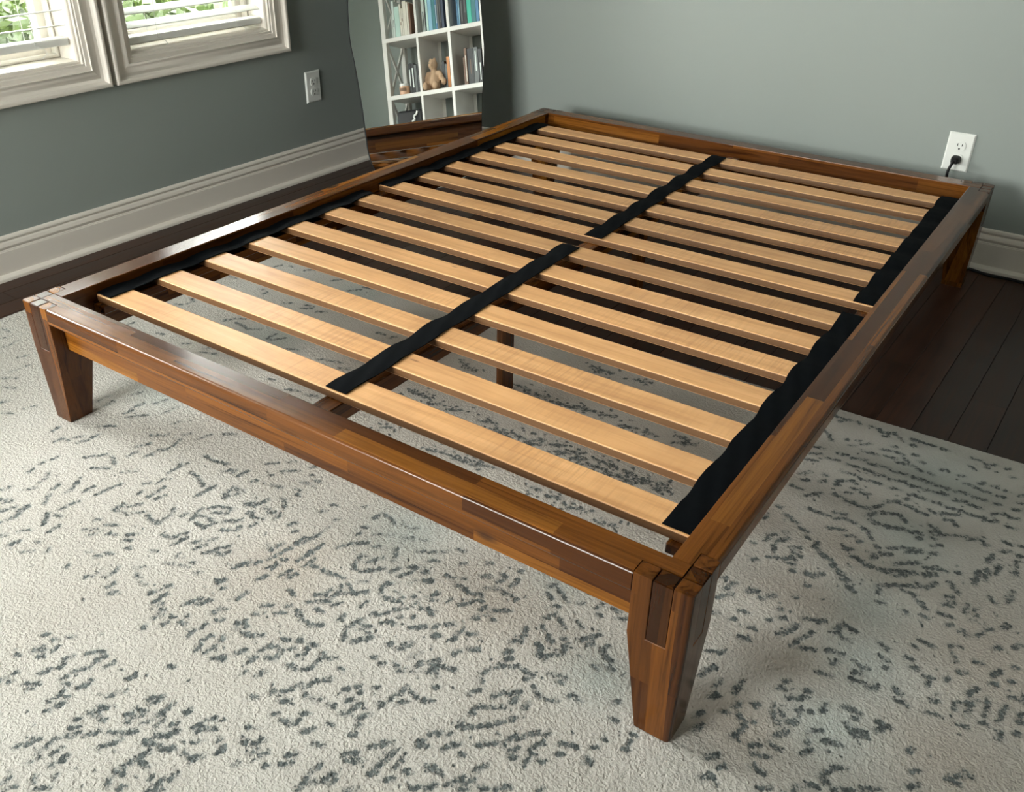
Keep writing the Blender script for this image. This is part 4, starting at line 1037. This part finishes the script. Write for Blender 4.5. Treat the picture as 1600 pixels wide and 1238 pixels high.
def strap_mesh(ya, yb, slats, xa, xb, seed):
    rr = random.Random(seed)
    sag = [rr.uniform(0.0015, 0.0042) for _ in slats]
    side = [rr.uniform(-0.0022, 0.0022) for _ in range(len(slats) + 1)]
    bm = bmesh.new()
    n = int((yb - ya) / 0.005)
    rings = []
    for i in range(n + 1):
        y = ya + (yb - ya) * i / n
        z = SZ + 0.0006
        wd = 0.0502
        off = 0.0
        for k, s in enumerate(slats):
            if k < len(slats) - 1 and s + SWD <= y <= slats[k + 1]:
                t = (y - s - SWD) / (slats[k + 1] - s - SWD)
                z -= sag[k] * math.sin(math.pi * t) ** 1.3
                wd -= 0.0035 * math.sin(math.pi * t)
            m_ = s + SWD / 2
            h = math.exp(-((y - m_) / 0.022) ** 2)
            z += 0.0016 * h
            off += side[k] * math.exp(-((y - m_) / 0.05) ** 2)
        off += 0.0012 * math.sin(y * 41 + seed)
        x = xa + (xb - xa) * (y - ya) / (yb - ya) + off
        ring = []
        m = 6
        for j in range(m + 1):
            t = j / m - 0.5
            ring.append(bm.verts.new((x + t * wd, y, z + 0.0019 + 0.0007 * math.cos(t * math.pi) + 0.0006 * math.sin(9 * t + y * 60 + seed))))
        for j in range(m, -1, -1):
            t = j / m - 0.5
            ring.append(bm.verts.new((x + t * wd, y, z)))
        rings.append(ring)
    q = len(rings[0])
    for i in range(n):
        for k in range(q):
            bm.faces.new((rings[i][k], rings[i][(k + 1) % q], rings[i + 1][(k + 1) % q], rings[i + 1][k]))
    bm.faces.new(rings[0][::-1])
    bm.faces.new(rings[-1])
    return bm

ROLL = ['front half of the bed slats, seven tan boards on black straps nearest the foot rail',
        'rear half of the bed slats, seven tan boards on black straps nearest the back wall']
STRAPX = [((0.0835, 0.0825), (0.7965, 0.7835), (1.4870, 1.4870)), ((0.0835, 0.0860), (0.7960, 0.7750), (1.4870, 1.4850))]
for j in (0, 1):
    root = empty('slat_roll', (0, 0, 0), BRZ)
    root.location = Matrix.Rotation(BRZ, 3, 'Z') @ Vector(((SX0 + SX1) / 2, SY[j][0], SZ - ST))
    tag(root, ROLL[j], 'bed slats', 'slat rolls in the bed frame')
    ox, oy, oz = (SX0 + SX1) / 2, SY[j][0], SZ - ST
    for i, y in enumerate(SY[j]):
        weigh(mobj('slat', SLAT, None, root, (0, y + SWD / 2 - oy, SZ - oz), (0, 0, rsl.uniform(-0.0015, 0.0015))))
    for k, (xa, xb) in enumerate(STRAPX[j]):
        ya = SY[j][0] + (0.004 if j == 0 else 0.002)
        yb = SY[j][-1] + SWD + (0.003 if k != 1 else -0.012 + 0.006 * j)
        bm = strap_mesh(ya, yb, SY[j], xa, xb, 7 * j + 3 * k + 1)
        bmesh.ops.translate(bm, vec=(-ox, -oy, -oz), verts=bm.verts)
        s_ = obj('strap', bm, M['strap'], root, smooth=50)

# ---------------------------------------------------------------- mirror leaning in the corner
nrm = Vector((0.7587, -0.6264, 0.1791)).normalized()
a_s = Vector((0.6367, 0.7711, 0)).normalized()
a_h = nrm.cross(a_s).normalized()
mir = empty('floor_mirror', (0, 0, 0))
tag(mir, 'frameless wavy-edged standing mirror leaning back in the room corner behind the bed', 'mirror')
mir.matrix_world = Matrix(((a_s.x, a_h.x, nrm.x, -0.3688), (a_s.y, a_h.y, nrm.y, 1.8278), (a_s.z, a_h.z, nrm.z, 0.0), (0, 0, 0, 1)))
OUT = [(-0.02, 0.006), (-0.12, 0.016), (-0.19, 0.052), (-0.224, 0.098), (-0.2400, 0.157), (-0.2455, 0.225), (-0.2506, 0.32), (-0.2581, 0.40), (-0.2655, 0.475), (-0.2745, 0.55),
       (-0.2758, 0.602), (-0.2718, 0.70), (-0.255, 0.85), (-0.243, 1.00), (-0.248, 1.16), (-0.262, 1.32), (-0.258, 1.46), (-0.215, 1.575), (-0.12, 1.64), (0.0, 1.652),
       (0.11, 1.625), (0.185, 1.56), (0.218, 1.45), (0.214, 1.30), (0.196, 1.15), (0.190, 1.00), (0.203, 0.84), (0.2209, 0.685), (0.2264, 0.574), (0.2287, 0.506),
       (0.2210, 0.403), (0.2150, 0.345), (0.2109, 0.274), (0.2060, 0.20), (0.190, 0.12), (0.150, 0.055), (0.07, 0.014)]
loop = catmull(OUT, 6, True)
def slab(pts, z0, z1, inset=0.0):
    bm = bmesh.new()
    c = np.mean(pts, axis=0)
    n = len(pts)
    P = []
    for i in range(n):
        t = pts[(i + 1) % n] - pts[i - 1]
        nn = np.array([t[1], -t[0]])
        nn /= np.linalg.norm(nn) + 1e-9
        if nn @ (pts[i] - c) < 0:
            nn = -nn
        P.append(pts[i] - nn * inset)
    lo = [bm.verts.new((p[0], p[1], z0)) for p in P]
    hi = [bm.verts.new((p[0], p[1], z1)) for p in P]
    bm.faces.new(hi)
    bm.faces.new(lo[::-1])
    for i in range(n):
        bm.faces.new((lo[i], lo[(i + 1) % n], hi[(i + 1) % n], hi[i]))
    return bm
obj('backing', slab(loop, -0.022, -0.0035), M['rim'], mir)
obj('mirror_glass', slab(loop, -0.0035, 0.0, 0.0022), M['mirror'], mir)

# ---------------------------------------------------------------- wall outlets and the cord
def outlet(name, label, loc, rz, plugged):
    o = empty(name, loc, rz)      # local: x across, -y out of the wall, z up, origin at the plate centre
    tag(o, label, 'outlet', 'white wall outlets')
    bm = bmesh.new()
    w, h, t = 0.0385, 0.0590, 0.0062
    base = [bm.verts.new((x_, 0.0, z_)) for x_, z_ in ((-w, -h), (w, -h), (w, h), (-w, h))]
    mid = [bm.verts.new((x_, -0.002, z_)) for x_, z_ in ((-w, -h), (w, -h), (w, h), (-w, h))]
    k = 0.0042
    top = [bm.verts.new((x_, -t, z_)) for x_, z_ in ((-w + k, -h + k), (w - k, -h + k), (w - k, h - k), (-w + k, h - k))]
    bm.faces.new(base)
    for A, B in ((base, mid), (mid, top)):
        for i in range(4):
            bm.faces.new((A[i], A[(i + 1) % 4], B[(i + 1) % 4], B[i]))
    bm.faces.new(top)
    obj('plate', bm, M['plate'], o)
    for s in (1, -1):
        zc = s * 0.0195
        bm = bmesh.new()
        ring = []
        n = 28
        for i in range(n):
            a_ = 2 * math.pi * i / n
            ring.append((max(-0.0172, min(0.0172, 0.0172 * math.cos(a_))), zc + max(-0.0140, min(0.0140, 0.0172 * math.sin(a_)))))
        lo = [bm.verts.new((x_, -t + 0.001, z_)) for x_, z_ in ring]
        hi = [bm.verts.new((x_, -t - 0.0022, z_)) for x_, z_ in ring]
        for i in range(n):
            bm.faces.new((lo[i], lo[(i + 1) % n], hi[(i + 1) % n], hi[i]))
        bm.faces.new(hi)
        rec = obj('receptacle', bm, M['plate'], o)
        for xo, hh in ((-0.0064, 0.0042), (0.0064, 0.0034)):
            boxo('slot', (xo - 0.0011, xo + 0.0011, -t - 0.0026, -t - 0.001, zc + 0.0035 - hh, zc + 0.0035 + hh), M['dark'], rec)
        bm = bmesh.new()
        pts = [(0.0026 * math.cos(q), 0.0030 * math.sin(q)) for q in np.linspace(0, 2 * math.pi, 12, endpoint=False)]
        f0 = [bm.verts.new((p, -t - 0.0027, zc - 0.0082 + q)) for p, q in pts]
        f1 = [bm.verts.new((p, -t - 0.001, zc - 0.0082 + q)) for p, q in pts]
        bm.faces.new(f0)
        for i in range(12):
            bm.faces.new((f0[i], f0[(i + 1) % 12], f1[(i + 1) % 12], f1[i]))
        obj('ground_hole', bm, M['dark'], rec)
    bm = bmesh.new()
    f0 = [bm.verts.new((0.0028 * math.cos(q), -t - 0.0012, 0.0028 * math.sin(q))) for q in np.linspace(0, 2 * math.pi, 14, endpoint=False)]
    f1 = [bm.verts.new((v.co.x, -t + 0.001, v.co.z)) for v in f0]
    bm.faces.new(f0)
    for i in range(14):
        bm.faces.new((f0[i], f0[(i + 1) % 14], f1[(i + 1) % 14], f1[i]))
    obj('screw', bm, M['plate'], o)
outlet('wall_outlet', 'white duplex outlet with nothing plugged in on the dark wall beside the mirror', (XL, 1.7150, 0.3490), math.pi / 2, False)
outlet('wall_outlet', 'white duplex outlet with a black plug in its lower socket on the back wall', (1.3705, YH, 0.3500), 0.0, True)

cordr = empty('power_cord', (1.3705, YH - 0.03, 0.0))
tag(cordr, 'black power cord plugged into the outlet behind the bed', 'cord')
cx, cy = 1.3705, YH - 0.03
bm = bmesh.new()
sec = [(0.0, 0.0128, 0.0105), (-0.012, 0.0132, 0.0110), (-0.022, 0.0112, 0.0098), (-0.028, 0.0070, 0.0070)]
rings = []
for k, (yo, rx, rz_) in enumerate(sec):
    rings.append([bm.verts.new((rx * math.copysign(abs(math.cos(q)) ** 0.6, math.cos(q)), 0.0212 + yo, 0.3300 - 0.10 * abs(yo) + rz_ * math.copysign(abs(math.sin(q)) ** 0.6, math.sin(q)))) for q in np.linspace(0, 2 * math.pi, 20, endpoint=False)])
for i in range(len(rings) - 1):
    for k in range(20):
        bm.faces.new((rings[i][k], rings[i][(k + 1) % 20], rings[i + 1][(k + 1) % 20], rings[i + 1][k]))
bm.faces.new(rings[0][::-1])
bm.faces.new(rings[-1])
obj('plug', bm, M['black'], cordr, smooth=40)
wp = [(1.3705, 2.283, 0.3270), (1.3665, 2.274, 0.318), (1.3625, 2.270, 0.298), (1.3635, 2.270, 0.27), (1.370, 2.272, 0.18), (1.390, 2.273, 0.08), (1.42, 2.276, 0.020), (1.455, 2.280, 0.0052),
      (1.490, 2.2745, 0.0050), (1.520, 2.2660, 0.0050), (1.5600, 2.2520, 0.0050), (1.600, 2.2560, 0.0050), (1.640, 2.258, 0.0050), (1.72, 2.235, 0.0050), (1.85, 2.21, 0.0050), (2.02, 2.235, 0.0050), (2.2, 2.25, 0.0050)]
bm = bmesh.new()
tube(bm, [Vector(p) - Vector((cx, cy, 0)) for p in catmull(wp, 8)], 0.0044, 10)
obj('cable', bm, M['black'], cordr, smooth=60)

# ---------------------------------------------------------------- bookcase on the right wall (seen in the mirror)
SXF, SXB = 2.300, 2.585          # front and back faces
PY = [(-0.019, 0.016), (0.264, 0.283), (0.518, 0.541), (0.776, 0.799), (1.032, 1.067)]
BZ = [(0.05, 0.08), (0.375, 0.405), (0.769, 0.799), (1.164, 1.194), (1.560, 1.590), (1.920, 1.955)]
bc = empty('bookcase', ((SXF + SXB) / 2, 0.52, 0))
tag(bc, 'white open bookcase full of books, reflected in the leaning mirror', 'bookcase')
def bco(name, b_, mat=None, bev=0.002):
    x0, x1, y0, y1, z0, z1 = b_
    ox, oy = bc.location.x, bc.location.y
    return boxo(name, (x0 - ox, x1 - ox, y0 - oy, y1 - oy, z0, z1), mat or M['shelf'], bc, bev)
for k, (a, b) in enumerate(PY):
    if k in (0, 4):
        bco('side_post', (SXF, SXF + 0.040, a, b, 0, BZ[-1][1]))
        bco('side_post', (SXB - 0.040, SXB, a, b, 0, BZ[-1][1]))
        for (z0, z1) in [(BZ[i][1], BZ[i + 1][0]) for i in range(len(BZ) - 1)]:
            for s in (0, 1):
                bm = bmesh.new()
                p0 = Vector((SXF + 0.03, (a + b) / 2 + 0.004 * s, z0 if s == 0 else z1))
                p1 = Vector((SXB - 0.03, (a + b) / 2 + 0.004 * s, z1 if s == 0 else z0))
                dv = (p1 - p0).normalized()
                pv = Vector((-dv.z, 0, dv.x)) * 0.011
                qv = Vector((0, 0.005, 0))
                ends = []
                for p in (p0, p1):
                    ends.append([bm.verts.new(p + u_ * pv + v_ * qv - bc.location) for u_, v_ in ((-1, -1), (1, -1), (1, 1), (-1, 1))])
                bm.faces.new(ends[0][::-1]); bm.faces.new(ends[1])
                for i in range(4):
                    bm.faces.new((ends[0][i], ends[0][(i + 1) % 4], ends[1][(i + 1) % 4], ends[1][i]))
                obj('cross_brace', bm, M['shelf'], bc)
    else:
        bco('divider', (SXF, SXB - 0.008, a, b, BZ[0][1], BZ[-1][0]))
for (a, b) in BZ:
    bco('shelf_board', (SXF - 0.001, SXB, PY[0][0] + 0.0005, PY[-1][1] - 0.0005, a, b))
for k in (1, 2, 3):
    bco('back_stile', (SXB - 0.008, SXB, PY[k][0] - 0.006, PY[k][1] + 0.024, BZ[0][1], BZ[-1][0]))

_bm = {}
def bookmat(c):
    if c not in _bm:
        _bm[c] = plain('book_cover_%d' % len(_bm), c, 0.45, var=0.08, scale=20)
    return _bm[c]
def book(y0, y1, z0, h, dep, col, label, group, xf=None, lean=0.0, title=None):
    xf = SXF + 0.035 if xf is None else xf
    o = empty('book', (xf + dep / 2, (y0 + y1) / 2, z0))
    o.rotation_euler = (lean, 0, 0)
    tag(o, label, 'book', group)
    w = (y1 - y0) / 2 - 0.0006
    d = dep / 2
    t = 0.0022
    bm = bmesh.new()      # U-shaped cover: spine towards the room
    P = [(-d, -w), (d, -w), (d, -w + t), (-d + t, -w + t), (-d + t, w - t), (d, w - t), (d, w), (-d, w)]
    lo = [bm.verts.new((p, q, 0.0)) for p, q in P]
    hi = [bm.verts.new((p, q, h)) for p, q in P]
    bm.faces.new(lo[::-1]); bm.faces.new(hi)
    for i in range(8):
        bm.faces.new((lo[i], lo[(i + 1) % 8], hi[(i + 1) % 8], hi[i]))
    obj('cover', bm, bookmat(col), o)
    boxo('pages', (-d + t + 0.0004, d - 0.004, -w + t + 0.0002, w - t - 0.0002, 0.003, h - 0.003), M['page'], o)
    if title:
        tc, f0, f1, ww = title
        boxo('spine_title', (-d - 0.0005, -d + 0.0005, -w * ww, w * ww, h * f0, h * f1), bookmat(tc), o)
    return o
WHT, CRM, BLK, TEA, BLU, SKY, GRN, MNT, BRN, COP, NVY, GRY = ((.62, .68, .65), (.66, .62, .54), (.012, .013, .015), (.03, .17, .19), (.07, .20, .36), (.22, .42, .55), (.03, .42, .30), (.45, .62, .56),
                                                    (.16, .08, .045), (.50, .20, .06), (.02, .035, .07), (.10, .11, .11))
z3 = BZ[3][1]
for (a, w_, h, c, lb, tt) in [
    (0.052, .010, .165, WHT, 'slim white book at the outer end of the white row, upper shelf', None),
    (0.063, .018, .250, WHT, 'tallest white book on the upper shelf beside the outer post', (BLK, .3, .5, .2)),
    (0.083, .040, .210, MNT, 'thick pale mint book in the white row on the upper shelf', None),
    (0.124, .014, .222, CRM, 'cream book third from the thick mint one on the upper shelf', (BRN, .35, .45, .4)),
    (0.139, .013, .190, CRM, 'short cream book with dark dots on its spine, upper shelf', (BRN, .55, .65, .5)),
    (0.153, .030, .235, CRM, 'wide cream book near the inner end of the white row', None),
    (0.184, .014, .225, CRM, 'narrow ivory book next to the brown one on the upper shelf', None),
    (0.199, .016, .215, BRN, 'thin brown book closing the white row on the upper shelf', None)]:
    book(a, a + w_, z3, h, 0.15, c, lb, 'books on the upper shelf', title=tt)
for (a, w_, h, c, lb, tt) in [
    (0.306, .022, .280, WHT, 'white book with black lettering, first in the blue section', (BLK, .05, .5, .35)),
    (0.332, .006, .250, BLK, 'very thin black book beside the white lettered one', None),
    (0.339, .017, .225, MNT, 'pale mint book beside a sky-blue one on the upper shelf', None),
    (0.357, .030, .235, SKY, 'wide sky-blue book in the middle upper cell', None),
    (0.388, .026, .232, TEA, 'dark teal book beside the sky-blue one', None),
    (0.415, .012, .240, BLU, 'narrow blue book after the dark teal one', (WHT, .2, .7, .3)),
    (0.428, .014, .230, GRY, 'dark grey book between blue and black books', None),
    (0.443, .018, .245, BLK, 'black book near the inner divider, middle upper cell', (GRY, .2, .8, .3)),
    (0.462, .020, .240, NVY, 'navy book leaning on the divider, middle upper cell', None)]:
    book(a, a + w_, z3, h, 0.15, c, lb, 'books on the upper shelf', title=tt)
for (a, w_, h, c, lb, tt) in [
    (0.583, .014, .260, BLU, 'blue book first in the third upper cell', None),
    (0.598, .010, .250, SKY, 'light blue book second in the third upper cell', None),
    (0.611, .024, .270, BLK, 'black book with grey lettering in the third upper cell', (GRY, .1, .6, .35)),
    (0.636, .026, .265, BLK, 'wide black book left of the bright green one', (GRY, .3, .7, .2)),
    (0.664, .034, .270, GRN, 'bright green book on the upper shelf', None),
    (0.699, .032, .270, TEA, 'dark teal book right of the bright green one', None),
    (0.732, .022, .255, BLU, 'blue book at the mirror edge on the upper shelf', None)]:
    book(a, a + w_, z3, h, 0.15, c, lb, 'books on the upper shelf', title=tt)
z2 = BZ[2][1]
for (a, w_, h, c, lb, tt) in [
    (0.158, .022, .208, BLK, 'black book with white lettering directly behind the candle', (WHT, .25, .8, .35)),
    (0.181, .024, .205, BLK, 'black book with white lettering, second behind the candle', (WHT, .2, .85, .4)),
    (0.206, .020, .195, GRY, 'charcoal book third from the candle', None),
    (0.227, .020, .198, BLK, 'black book against the divider beside the candle row', (GRY, .2, .6, .25))]:
    book(a, a + w_, z2, h, 0.14, c, lb, 'books on the middle shelf', title=tt)
for (a, w_, h, c, lb, tt) in [
    (0.418, .022, .190, BLK, 'black book right behind the plush toy', None),
    (0.441, .016, .170, GRY, 'grey book between black and copper ones behind the plush toy', None),
    (0.458, .024, .215, COP, 'copper-coloured book beside the plush toy', None),
    (0.483, .018, .212, BLK, 'black book after the copper one', None)]:
    book(a, a + w_, z2, h, 0.14, c, lb, 'books on the middle shelf', xf=SXF + 0.065, title=tt)
for (a, w_, h, c, lb, tt) in [
    (0.606, .010, .185, BRN, 'thin brown book first in the third middle cell', None),
    (0.617, .018, .245, BRN, 'tall brown book with pale spine print, third middle cell', (CRM, .1, .8, .35)),
    (0.640, .046, .238, BLK, 'wide black book, third middle cell', (BRN, .3, .7, .12)),
    (0.687, .034, .240, GRY, 'dark grey book with light lettering, third middle cell', (WHT, .35, .9, .25)),
    (0.723, .026, .225, BLK, 'black book at the mirror edge on the middle shelf', (WHT, .1, .6, .25))]:
    book(a, a + w_, z2, h, 0.16, c, lb, 'books on the middle shelf', title=tt)

# candle jar
cj = empty('candle_jar', (SXF + 0.052, 0.112, z2))
tag(cj, 'peach candle in a glass jar with a brown label', 'candle')
bm = bmesh.new(); lathe(bm, [(0.040, 0.0), (0.0425, 0.003), (0.0425, 0.060), (0.040, 0.062)]); obj('wax', bm, M['wax'], cj, smooth=40)
bm = bmesh.new(); lathe(bm, [(0.0432, 0.058), (0.0432, 0.076), (0.0405, 0.076), (0.0405, 0.063)]); obj('jar_rim', bm, M['jar'], cj, smooth=40)
bm = bmesh.new()
lo = []; hi = []
for q in np.linspace(R(140), R(220), 12):
    lo.append(bm.verts.new((0.0431 * math.cos(q), 0.0431 * math.sin(q), 0.024))); hi.append(bm.verts.new((0.0431 * math.cos(q), 0.0431 * math.sin(q), 0.046)))
for i in range(11):
    bm.faces.new((lo[i], lo[i + 1], hi[i + 1], hi[i]))
obj('label', bm, M['label'], cj)
bm = bmesh.new(); tube(bm, [(0, 0, 0.060), (0.001, 0, 0.071)], 0.001, 6); obj('wick', bm, M['dark'], cj)

# plush toy: one continuous skin grown from overlapping ellipsoids
pt = empty('plush_toy', (SXF + 0.055, 0.352, z2))
tag(pt, 'beige plush toy sitting on the middle shelf with its arms hanging down', 'soft toy')
bm = bmesh.new()
for (cxx, cyy, czz, rx, ry, rz_) in [(0.01, 0.0, 0.062, 0.040, 0.046, 0.062), (0.012, 0.0, 0.115, 0.028, 0.030, 0.038), (0.006, -0.003, 0.176, 0.034, 0.034, 0.040),
                                     (0.004, -0.018, 0.206, 0.012, 0.011, 0.018), (0.004, 0.014, 0.206, 0.012, 0.011, 0.018), (-0.024, -0.003, 0.168, 0.014, 0.013, 0.012),
                                     (0.004, -0.042, 0.116, 0.017, 0.022, 0.020), (0.000, -0.058, 0.088, 0.016, 0.017, 0.028), (-0.004, -0.064, 0.056, 0.017, 0.018, 0.026),
                                     (0.004, 0.042, 0.116, 0.017, 0.022, 0.020), (0.000, 0.062, 0.088, 0.016, 0.017, 0.028), (-0.004, 0.080, 0.054, 0.017, 0.019, 0.026),
                                     (-0.028, -0.034, 0.024, 0.040, 0.022, 0.023), (-0.060, -0.040, 0.030, 0.016, 0.021, 0.029), (-0.026, 0.030, 0.024, 0.040, 0.024, 0.023), (-0.058, 0.038, 0.030, 0.016, 0.022, 0.029)]:
    bmesh.ops.create_uvsphere(bm, u_segments=20, v_segments=12, radius=1.0, matrix=Matrix.Translation((cxx, cyy, czz)) @ Matrix.Diagonal((rx, ry, rz_, 1)))
body = obj('body', bm, M['plush'], pt, smooth=180)
md = body.modifiers.new('skin', 'REMESH'); md.mode = 'VOXEL'; md.voxel_size = 0.0045; md.use_smooth_shade = True
md = body.modifiers.new('soft', 'SMOOTH'); md.iterations = 6; md.factor = 0.5
for s in (-1, 1):
    bm = bmesh.new(); bmesh.ops.create_uvsphere(bm, u_segments=10, v_segments=8, radius=0.0034, matrix=Matrix.Translation((-0.0275, -0.003 + s * 0.013, 0.184)))
    obj('eye', bm, M['dark'], pt, smooth=180)

# black bag with a white squiggle, lowest visible cell
z1_ = BZ[1][1]
bg = empty('drawstring_bag', (SXF + 0.13, 0.140, z1_))
tag(bg, 'black bag with a white squiggle filling the lower outer cell of the bookcase', 'bag')
bm = bmesh.new()
box(bm, -0.105, 0.105, -0.112, 0.112, 0.0, 0.285, 0.02, 3)
for v in bm.verts:
    v.co.x += 0.006 * math.sin(v.co.z * 22 + v.co.y * 17); v.co.y *= 1 - 0.10 * (v.co.z / 0.285) ** 2
obj('body', bm, M['bag'], bg, smooth=60)
bm = bmesh.new()
sq = catmull([(-0.116, 0.000, 0.135), (-0.117, 0.016, 0.150), (-0.119, 0.010, 0.172), (-0.119, 0.040, 0.178), (-0.119, 0.030, 0.200), (-0.119, 0.052, 0.212), (-0.118, 0.046, 0.236), (-0.117, 0.066, 0.248), (-0.115, 0.074, 0.270)], 6)
tube(bm, sq, 0.007, 8)
obj('white_cord', bm, M['white'], bg, smooth=60)
bt = empty('small_bottle', (SXF + 0.07, 0.735, z1_))
tag(bt, 'small white bottle with a blue band in the lower third cell', 'bottle')
bm = bmesh.new(); lathe(bm, [(0.030, 0), (0.032, 0.004), (0.032, 0.19), (0.022, 0.215), (0.012, 0.225), (0.012, 0.25)]); obj('body', bm, bookmat(WHT), bt, smooth=40)
bm = bmesh.new(); lathe(bm, [(0.0323, 0.06), (0.0328, 0.061), (0.0328, 0.15), (0.0323, 0.151)]); obj('band', bm, bookmat(BLU), bt, smooth=40)
bm = bmesh.new(); lathe(bm, [(0.015, 0.25), (0.015, 0.272), (0.010, 0.280)]); obj('cap', bm, bookmat(SKY), bt, smooth=40)
